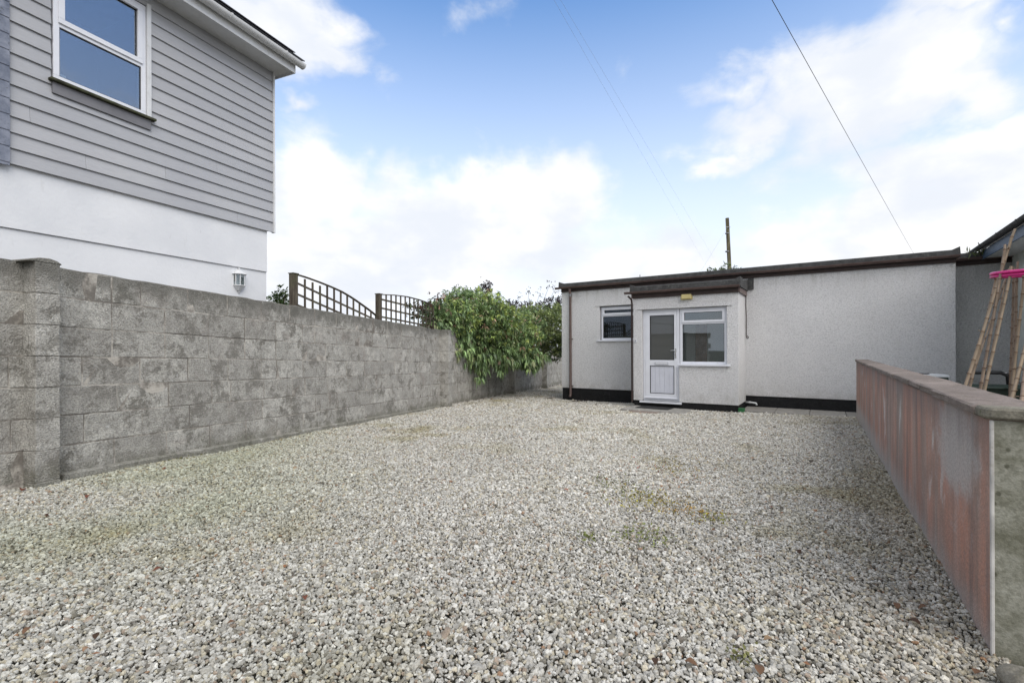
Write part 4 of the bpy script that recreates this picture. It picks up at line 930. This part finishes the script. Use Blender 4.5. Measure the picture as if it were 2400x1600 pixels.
MB().tube([(-.40, -.33, gb + .385), (-.34, -.33, gb + .405), (-.10, -.33, gb + .405), (-.04, -.33, gb + .37), (-.03, -.33, gb + .27)], .022, 8).build('grip', M['binblack'], wb, smooth=True)
for sx in (-.3, .3):
    for sy in (-.24, .24):
        w_ = MB().lathe([(.001, -.03), (.10, -.03), (.125, -.02), (.125, .02), (.10, .03), (.001, .03)], 20).build('wheel', M['rubber'], wb, loc=(sx, sy, .125)); w_.rotation_euler = (R(90), 0, 0)
        MB().tube([(sx, sy * .8, .125), (sx * .9, sy * .7, gb - .14)], .012, 6).build('strut', M['grey_metal'], wb)
# white-lidded bin, only the lid shows above the coping
bp = at(2127, 862, 7.3)
bn = root('dustbin', 'bin with a white lid and dark disc showing just above the wall coping', 'bin', (bp.x, bp.y, gz(bp.x, bp.y)), R(-20)); hb_ = bp.z - gz(bp.x, bp.y)
MB().prism_z([(-.16, -.16), (.16, -.16), (.16, .16), (-.16, .16)], 0, hb_ - .02, [(-.2, -.2), (.2, -.2), (.2, .2), (-.2, .2)]).build('bin_body', M['barrow'], bn, .01)
MB().prism_z([(-.22, -.21), (.22, -.21), (.22, .21), (-.22, .21)], hb_ - .018, hb_ + .022, [(-.19, -.19), (.2, -.19), (.2, .19), (-.19, .19)]).build('bin_lid', M['bin'], bn, .008)
MB().lathe([(.001, .012), (.10, .010), (.112, 0)], 20).build('lid_disc', M['binblack'], bn, loc=(-.07, 0, hb_ + .023))
# boulder at the bottom right
bo = MB(); me = bpy.data.meshes.new('boulder'); bm = bmesh.new(); bmesh.ops.create_icosphere(bm, subdivisions=4, radius=1)
for v in bm.verts:
    q = mnoise.noise(v.co * 1.3 + Vector((3, 1, 2))); q2 = mnoise.noise(v.co * 4); v.co *= 1 + .35 * q + .07 * q2; v.co = Vector((v.co.x * .062, v.co.y * .06, v.co.z * .062))
bm.to_mesh(me); bm.free(); me.shade_smooth(); me.materials.append(M['boulder']); o = bpy.data.objects.new('boulder', me); C.objects.link(o)
q_ = at(2368, 1540, 1.36); o.location = (q_.x, q_.y, gz(q_.x, q_.y) + .02); tag(o, 'rough brown-grey boulder in the gravel below the end of the low wall', 'boulder')

# ================================================================== TELEGRAPH POLE AND WIRES
tp = at(1676, 620, 28.); tt = at(1670.5, 501, 28.); dpl = (tt - tp)
b0_ = tp - dpl * ((tp.z - gz(12, 24)) / dpl.z)
pole = root('telegraph_pole', 'wooden telegraph pole rising behind the bungalow roof', 'pole', tuple(b0_))
MB().tube([(0, 0, 0), tuple(tt - b0_)], [.13, .098], 12).build('pole', M['pole'], pole, smooth=True)
MB().tube([tuple((tt - b0_) + Vector((-.12, -.12, -.55))), tuple((tt - b0_) + Vector((.12, -.13, -.55)))], .02, 6).build('bracket', M['grey_metal'], pole)
for q in (-.85, -1.9): MB().tube([tuple((tt - b0_) + Vector((0, 0, q))), tuple((tt - b0_) + Vector((0, 0, q - .06)))], .118, 12).build('band', M['grey_metal'], pole)
def wire(pts, r, lab, m='wire', sag=.0, grp=None):
    P_ = [at(*p) if len(p) == 3 else Vector(p) for p in pts]; a, b_ = P_[0], P_[-1]; out_ = []
    for i in range(41):
        u = i / 40; out_.append(tuple((a.lerp(b_, u) - Vector((0, 0, sag * 4 * u * (1 - u)))) - a))
    o_ = MB().tube(out_, r, 5).build('overhead_wire', M[m], smooth=True); o_.location = a; tag(o_, lab, 'wire', grp)
wire([(1690, -150, 6.5), (2162, 690, 62.)], .0055, 'thick dark overhead cable crossing the sky at the right', sag=.12)
wire([(1215, -100, 9.), (1640, 640, 60.)], .0020, 'thin pale overhead wire left of its twin, mid sky', 'wire_far', .02)
wire([(1228, -100, 9.), (1668, 640, 60.)], .0020, 'thin pale overhead wire right of its twin, mid sky', 'wire_far', .02)
wire([(1672, 520, 27.9), (1560, 700, 18.)], .005, 'faint wire running down left from the telegraph pole', 'wire_far', .05)

# ================================================================== PLANTS
def leaves(pos_, dirs, L, W_, cols, droop=.25, fold=.25):
    """pointed folded leaves: 6 vertices, 4 triangles each"""
    n_ = len(pos_); d_ = dirs / np.linalg.norm(dirs, axis=1, keepdims=True)
    up = np.tile([0, 0, 1.], (n_, 1)) + rng.normal(0, .45, (n_, 3)); sd_ = np.cross(d_, up); sd_ /= np.linalg.norm(sd_, axis=1, keepdims=True) + 1e-9; nn = np.cross(sd_, d_)
    L = L[:, None]; W_ = W_[:, None]; dn = np.array([0, 0, -1.])
    v0 = pos_; v1 = pos_ + d_ * L * .45 + sd_ * W_ * .5 + nn * W_ * fold; v2 = pos_ + d_ * L * .45 - sd_ * W_ * .5 + nn * W_ * fold
    vm = pos_ + d_ * L * .5; v3 = pos_ + d_ * L + dn * L * droop
    V_ = np.stack([v0, v1, vm, v2, v3], 1).reshape(-1, 3); b_ = np.arange(n_)[:, None] * 5
    F_2 = np.concatenate([b_ + [0, 1, 2], b_ + [0, 2, 3], b_ + [1, 4, 2], b_ + [2, 4, 3]]); return V_, F_2, np.repeat(np.c_[cols, np.ones(n_)], 5, 0)
def clusters(ells, count, per, Lm, Wm, pal, palw, droop, shell=.55, bias=None, out_=.7, down=.3, jit=.8):
    e = np.array(ells, float); vol = np.prod(e[:, 3:6], axis=1) ** (2 / 3.); k = rng.choice(len(e), count, p=vol / vol.sum())
    u = rng.normal(0, 1, (count, 3)); u /= np.linalg.norm(u, axis=1, keepdims=True); r_2 = 1 - rng.random(count) ** 1.6 * (1 - shell)
    lump = 1 + .16 * np.sin(u[:, 0] * 7 + k) * np.sin(u[:, 2] * 9 + 1) + rng.normal(0, .06, count)
    c_ = e[k, :3] + u * e[k, 3:6] * (r_2 * lump)[:, None]
    cc = np.repeat(c_, per, 0); uu = np.repeat(u, per, 0); n_ = len(cc)
    d_ = uu * out_ + rng.normal(0, jit, (n_, 3)) + np.array([0, 0, -down])
    pc_ = rng.choice(len(pal), count, p=palw); col_ = np.array(pal)[pc_] * np.exp(rng.normal(0, .22, (count, 1)))
    col_ = np.repeat(col_, per, 0) * np.exp(rng.normal(0, .12, (n_, 1)))
    return leaves(cc + rng.normal(0, .012, (n_, 3)), d_, Lm * np.exp(rng.normal(0, .25, n_)), Wm * np.exp(rng.normal(0, .2, n_)), col_, droop)
def foliage(parts, parent, name='foliage', m='leaf'):
    V_ = []; F2 = []; Cc = []; k = 0
    for v, f, c_ in parts: V_.append(v); F2.append(f + k); Cc.append(c_); k += len(v)
    return np_mesh(name, np.concatenate(V_), np.concatenate(F2), M[m], np.concatenate(Cc), parent)
def E(px, py, Yd, rx, ry, rz, base): p_ = at(px, py, Yd); return (p_.x - base[0], p_.y - base[1], p_.z - base[2], rx, ry, rz)
def branches(base, tips, parent, r=.03, name='stem'):
    for t_ in tips:
        a = Vector((random.uniform(-.1, .1), random.uniform(-.1, .1), 0)); b_ = Vector(t_); m_ = a.lerp(b_, .5) + Vector((random.uniform(-.12, .12), random.uniform(-.12, .12), .12))
        MB().tube([a, a.lerp(m_, .5) + Vector((0, 0, .05)), m_, m_.lerp(b_, .6), b_], [r, r * .85, r * .6, r * .4, r * .2], 7).build(name, M['bark'], parent, smooth=True)
GR = [(.085, .13, .035), (.05, .088, .028), (.12, .165, .045), (.032, .058, .022), (.15, .17, .06), (.20, .09, .06)]
b0 = (-1.75, 13.0, gz(-1.75, 13.0))
bush = root('laurel_bush', 'big green bush with drooping leaves spilling over the block wall', 'bush', b0)
e1 = [E(1105, 738, 12.7, 1.0, .85, .62, b0), E(1045, 735, 11.7, .55, .6, .48, b0), E(1170, 775, 13.6, .85, .7, .78, b0), E(1095, 712, 12.8, .78, .7, .52, b0), E(1130, 780, 12.9, .85, .55, .52, b0), E(1205, 760, 14.2, .6, .6, .6, b0), E(1008, 738, 11.1, .42, .4, .42, b0), E(1000, 715, 11.0, .30, .3, .26, b0), E(1060, 700, 12.0, .6, .5, .42, b0)]
e2 = [E(1095, 812, 12.2, .42, .3, .32, b0), E(1055, 785, 11.6, .34, .25, .30, b0), E(1150, 815, 12.8, .5, .35, .32, b0), E(1205, 820, 13.4, .5, .35, .30, b0)]
e3 = [E(1105, 855, 12.2, .13, .1, .22, b0), E(1165, 838, 12.6, .12, .1, .22, b0), E(1150, 850, 12.6, .08, .08, .14, b0), E(1222, 840, 13.2, .14, .1, .16, b0), E(1070, 830, 11.8, .12, .1, .18, b0), E(1012, 775, 10.9, .24, .2, .26, b0), E(998, 752, 10.6, .2, .15, .16, b0), E(1045, 812, 11.4, .1, .1, .15, b0), E(1100, 872, 12.1, .07, .06, .12, b0), E(1246, 822, 14.0, .2, .2, .2, b0)]
pk = [(.23, .34, .14), (.18, .27, .12), (.31, .42, .17), (.10, .15, .07), (.29, .32, .17), (.46, .29, .21)]
foliage([clusters(e1, 4600, 6, .088, .038, pk, [.24, .24, .23, .14, .11, .04], .3, .35, down=.25),
         clusters(e1[:4], 1000, 7, .08, .034, [(.40, .47, .14), (.32, .41, .13)], [.5, .5], .1, .92, down=-.2),
         clusters(e2, 560, 6, .12, .045, pk, [.3, .25, .1, .2, .13, .02], .45, .4, down=.75, jit=.5), clusters(e3, 150, 6, .12, .042, pk, [.3, .2, .2, .1, .18, .02], .5, .3, down=1., jit=.4)], bush)
for t_ in [e[:3] for e in e1[:6]]:
    t_ = Vector(t_); up_ = Vector((t_.x * .15, t_.y * .3, 2.1 + random.uniform(0, .2)))
    MB().tube([(random.uniform(-.1, .1), random.uniform(-.1, .1), 0), (up_.x * .5, up_.y * .5, 1.2), up_, up_.lerp(t_, .5) + Vector((0, 0, .1)), t_], [.035, .03, .022, .014, .006], 7).build('stem', M['bark'], bush, smooth=True)
b1_ = (.2, 17.6, gz(.2, 17.6))
bush2 = root('shrub', 'smaller-leaved yellowish green shrub between the big bush and the bungalow', 'bush', b1_)
e4 = [E(1235, 750, 16.0, .75, .7, .72, b1_), E(1270, 758, 16.6, .7, .6, .85, b1_), E(1215, 745, 15.6, .5, .5, .6, b1_), E(1268, 800, 16.4, .55, .4, .4, b1_), E(1290, 740, 17, .5, .5, .7, b1_)]
foliage([clusters(e4, 3400, 5, .085, .036, [(.25, .31, .11), (.16, .21, .08), (.33, .37, .15), (.09, .12, .055)], [.33, .27, .25, .15], .15, .5, down=.1)], bush2)
branches(b1_, [(.2, 0, 1.4), (-.4, -.3, 1.2), (.5, .2, 1.7)], bush2)
b2_ = (.1, 18.6, gz(.1, 18.6))
plum = root('purple_shrub', 'dark purple-leaved shrub showing above the green bushes', 'shrub', b2_)
e5 = [E(1215, 712, 17.4, .55, .5, .30, b2_), E(1270, 702, 17.8, .6, .5, .32, b2_), E(1165, 705, 17.0, .5, .5, .25, b2_), E(1112, 664, 16.8, .28, .3, .16, b2_), E(1122, 658, 16.8, .14, .2, .2, b2_)]
foliage([clusters(e5, 650, 5, .08, .038, [(.06, .032, .045), (.035, .022, .032), (.075, .055, .045), (.05, .065, .03)], [.35, .3, .2, .15], .1, .3, out_=.6, down=-.3)], plum)
tips = [at(px_, py_, 17.2) - Vector(b2_) for px_, py_ in ((1050, 668), (1112, 655), (1215, 672), (1262, 655), (1275, 662), (1190, 685), (1240, 672), (1286, 690))]
branches(b2_, tips, plum, .02)
sprigs = np.concatenate([np.array(t_)[None] + rng.normal(0, .07, (14, 3)) * [1, 1, 1.6] for t_ in tips]); ns_ = len(sprigs)
foliage([leaves(sprigs, rng.normal(0, 1, (ns_, 3)), np.full(ns_, .09), np.full(ns_, .045), np.tile([.045, .035, .04], (ns_, 1)))], plum, 'sprig_leaves')
# creeper sprays over the second trellis
b3_ = at(935, 745, 10.15); b3_ = (b3_.x, b3_.y, gz(b3_.x, b3_.y))
crp = root('creeper', 'sparse dark creeper with brown-red leaves climbing the arched trellis', 'climber', b3_)
e6 = [E(955, 712, 9.8, .22, .2, .14, b3_), E(985, 735, 10., .30, .2, .22, b3_), E(970, 700, 10., .3, .2, .10, b3_), E(935, 705, 9.5, .12, .1, .08, b3_), E(1000, 690, 10.5, .28, .2, .18, b3_)]
foliage([clusters(e6, 95, 4, .065, .04, [(.06, .045, .028), (.045, .065, .03), (.10, .045, .03), (.07, .10, .035)], [.3, .3, .15, .25], .2, .3)], crp)
branches(b3_, [tuple(e[:3]) for e in e6], crp, .012)
# distant trees
def tree(px, py, Yd, rs_, label, pal, cnt, seed_, spread=1., lm=.11):
    bb = at(px, py, Yd); bs = (bb.x, bb.y, gz(bb.x, bb.y)); t_ = root('tree', label, 'tree', bs)
    ee = [E(px + a, py + b_, Yd, c_, c_, d_, bs) for a, b_, c_, d_ in rs_]
    tz = bb.z - bs[2]; tr = MB().tube([(0, 0, 0), (.1, .05, tz * .5), (.05, 0, tz)], [.14, .10, .05], 9).build('trunk', M['bark'], t_, smooth=True)
    for a in ee: MB().tube([(.08, .04, tz * .45), (a[0] * .5, a[1] * .5, (tz * .5 + a[2]) / 2 + .1), a[:3]], [.05, .035, .015], 6).build('limb', M['bark'], t_, smooth=True)
    foliage([clusters(ee, cnt, 5, lm, lm * .5, pal, [.4, .35, .25], .1, .3, down=-.1)], t_, 'crown')
    return t_
tree(1660, 640, 22, [(-28, 2, .5, .55), (0, 0, .6, .52), (25, 2, .45, .48), (48, 6, .28, .4), (-48, 10, .3, .4), (10, -8, .5, .5)], 'leafy green tree top just above the bungalow roof behind the pole', [(.10, .15, .045), (.065, .10, .035), (.15, .19, .06)], 420, 1, lm=.13)
tree(640, 700, 14, [(-10, 10, .35, .42), (5, -10, .2, .42), (0, 5, .3, .4), (14, -20, .10, .25), (22, 14, .22, .18)], 'small dark green tree beside the corner of the white house', [(.05, .085, .03), (.08, .12, .035), (.11, .15, .05)], 360, 2, lm=.08)
# weed on the gutter joint
W = at(*c7(350, 268), 9.1); g_ = root('gutter_weed', 'straggly weed growing in the gutter at the right end of the bungalow', 'weed', tuple(W))
dl = rng.normal(0, 1, (34, 3)) + [0, 0, 1.]; foliage([leaves(rng.normal(0, .05, (34, 3)) * [2, 1, .6], dl, np.full(34, .14), np.full(34, .025), np.tile([.14, .17, .06], (34, 1)), .1)], g_, 'weed_leaves')
MB().tube([(0, 0, -.05), (-.02, 0, .12), (-.04, 0, .22)], .006, 5).build('weed_stem', M['bark'], g_)

# ------------------------------------------------------------------ weeds and dead leaves in the gravel
def ground_pt(px, py):
    d_ = at(px, py, 1.) - Vector((0, 0, H0)); lo = .8
    t_ = (.929) / (-d_.z - .031 - .00584 * d_.x) ; return d_.x * t_, t_, gz(d_.x * t_, t_)
pv = []
for (px_, py_, r2, cnt, c_) in ((1455, 1083, .17, 30, (.30, .12, .08)), (1520, 1065, .14, 40, (.22, .24, .08)), (1525, 1085, .13, 34, (.20, .22, .06)), (1390, 1108, .09, 26, (.13, .2, .05)), (1445, 1135, .10, 34, (.13, .19, .06)), (1487, 1153, .11, 50, (.26, .30, .06)),
                            (1530, 1155, .10, 30, (.22, .2, .06)), (1475, 1232, .07, 40, (.14, .21, .06)), (1590, 1180, .08, 24, (.25, .2, .05)), (1640, 1192, .06, 26, (.2, .26, .05)), (1350, 1236, .03, 12, (.12, .18, .05)), (1560, 1105, .15, 20, (.26, .2, .12)),
                            (1600, 1052, .14, 14, (.26, .26, .09)), (410, 1052, .10, 40, (.12, .15, .05)), (390, 1060, .08, 30, (.12, .16, .05)), (617, 1008, .14, 40, (.26, .25, .09)), (640, 1000, .09, 20, (.24, .22, .08)), (1700, 1510, .018, 9, (.12, .16, .06)), (1380, 1105, .05, 10, (.15, .2, .05))):
    gx_, gy_, g_z = ground_pt(px_, py_); rr = r2 * 1.0; n_ = cnt * 4
    p_ = np.c_[gx_ + rng.normal(0, rr * .7, n_) * 1.6, gy_ + rng.normal(0, rr * 1.3, n_), np.full(n_, g_z + .008)]; p_[:, 2] += rng.uniform(0, .008, n_)
    d_ = rng.normal(0, 1, (n_, 3)) + [0, 0, .55]; pv.append(leaves(p_, d_, rng.uniform(.011, .026, n_), rng.uniform(.008, .014, n_), np.array([c_[0] * 1.15, c_[1] * .88, c_[2] * .9]) * np.exp(rng.normal(0, .3, (n_, 1))), .2))
wd = foliage(pv, None, 'low_weeds', 'dryleaf'); tag(wd, 'tiny green and reddish weeds creeping between the gravel stones', None, kind='stuff')
# litter too small to count
n_ = 2600; lx_ = rng.uniform(-6, 8, n_); ly_ = 1.4 + 12 * rng.random(n_) ** 1.3
wd_ = (lx_ - WO[0]) * math.sin(WR) - (ly_ - WO[1]) * math.cos(WR); keep = in_yard(lx_, ly_) & ((rng.random(n_) < .13) | ((wd_ < .45) & (rng.random(n_) < .8)) | ((lx_ / ly_ > .5) & (rng.random(n_) < .55)))
lx_, ly_ = lx_[keep], ly_[keep]; n_ = len(lx_)
lc = np.array([(.16, .085, .045), (.22, .11, .06), (.10, .06, .04), (.28, .19, .10)])[rng.integers(0, 4, n_)]
o = foliage([leaves(np.c_[lx_, ly_, H0 - .929 - .00584 * lx_ - .031 * ly_ + .014], rng.normal(0, 1, (n_, 3)) * [1, 1, .15], rng.uniform(.012, .028, n_), rng.uniform(.006, .014, n_), lc, .1)], None, 'leaf_litter', 'dryleaf'); tag(o, 'crumbs of dead brown leaf scattered over the gravel', None, kind='stuff')
def dead_leaf(px, py, L_, col_, lab):
    L_ *= .82
    gx_, gy_, g_z = ground_pt(px, py); bm = bmesh.new(); n2 = 7; rows = []
    cu = random.uniform(.25, .6)
    for i in range(n2):
        u = i / (n2 - 1); w2 = math.sin(math.pi * u ** .8) * .30 * L_ + .0015; zc = math.sin(u * 3) * L_ * .15
        rows.append([bm.verts.new((u * L_ - L_ / 2, -w2, zc + w2 * cu + random.uniform(-.001, .001))), bm.verts.new((u * L_ - L_ / 2, 0, zc)), bm.verts.new((u * L_ - L_ / 2, w2, zc + w2 * cu * random.uniform(.6, 1.4)))])
    for a, b_ in zip(rows, rows[1:]): bm.faces.new((a[0], b_[0], b_[1], a[1])); bm.faces.new((a[1], b_[1], b_[2], a[2]))
    me = bpy.data.meshes.new('dead_leaf'); bm.to_mesh(me); bm.free(); at_ = me.attributes.new('col', 'FLOAT_COLOR', 'POINT'); at_.data.foreach_set('color', np.tile([*col_, 1.], len(me.vertices)).astype(np.float32)); me.shade_smooth(); me.materials.append(M['dryleaf'])
    o = bpy.data.objects.new('dead_leaf', me); C.objects.link(o); o.location = (gx_, gy_, g_z + .016); o.rotation_euler = (random.uniform(-.3, .3), random.uniform(-.3, .3), random.uniform(0, 6.28)); tag(o, lab, 'leaf', 'dead leaves lying on the gravel')
RD, BN, DK, TN = (.15, .06, .038), (.15, .085, .05), (.06, .036, .024), (.27, .185, .11)
for args in ((362, 1316, .045, RD, 'red-brown dead leaf alone in the gravel, left foreground'), (222, 1470, .035, DK, 'nearly black dead leaf in the gravel at the lower left'), (62, 1458, .035, BN, 'brown dead leaf in the gravel in the lower left corner'),
             (701, 1381, .035, RD, 'pointed orange-brown dead leaf in the gravel, left of centre'), (655, 1308, .025, (.28, .12, .05), 'small bright orange dead leaf left of a red one, centre foreground'), (738, 1312, .03, RD, 'reddish dead leaf right of a bright orange one, centre foreground'),
             (1770, 1170, .05, RD, 'red-brown dead leaf beyond the weed patches, right of centre'), (1745, 1550, .05, BN, 'brown curled dead leaf at the bottom edge, right of centre'), (1588, 1535, .045, BN, 'brown dead leaf at the bottom edge beside a pale tan one'),
             (1505, 1530, .035, DK, 'dark dead leaf at the bottom edge, leftmost of the group right of centre'), (1768, 1483, .05, TN, 'pale tan dead leaf near the bottom edge, right of centre'), (2100, 1440, .05, DK, 'dark dead leaf by the foot of the pink wall, left of a brown one'),
             (2122, 1405, .045, BN, 'brown dead leaf by the foot of the pink wall, right of a dark one'), (2060, 1400, .04, BN, 'brown dead leaf in the gravel a little out from the pink wall'), (1415, 1365, .03, DK, 'small dark dead leaf in the middle of the foreground gravel'),
             (2250, 1558, .05, BN, 'brown dead leaf near the low wall corner at the bottom right'), (1955, 1338, .04, TN, 'tan dead leaf beside the long pink wall'), (1300, 1130, .04, (.3, .12, .08), 'pinkish dead leaf left of the weed patches, mid yard'),
             (105, 1190, .04, DK, 'dark dead leaf near the left pier of the block wall'), (200, 1145, .05, RD, 'red dead leaf lying at the foot of the block wall by the pier'), (430, 1075, .05, BN, 'brown dead leaf at the foot of the block wall by the mossy strip'),
             (380, 1080, .05, RD, 'rust dead leaf by the block wall, left of a brown one'), (50, 1130, .07, RD, 'rusty dead leaf tucked in the corner left of the nearest pier'), (505, 1065, .05, BN, 'brown dead leaf a step out from the block wall'), (1835, 1275, .04, DK, 'dark dead leaf half way along the right of the yard'), (1640, 1225, .04, BN, 'brown dead leaf just below the right-hand weeds'), (1300, 1510, .03, TN, 'tan dead leaf in the middle of the bottom edge'), (530, 1440, .03, BN, 'small brown dead leaf in the left foreground, between a red one and the bottom edge')):
    dead_leaf(*args)
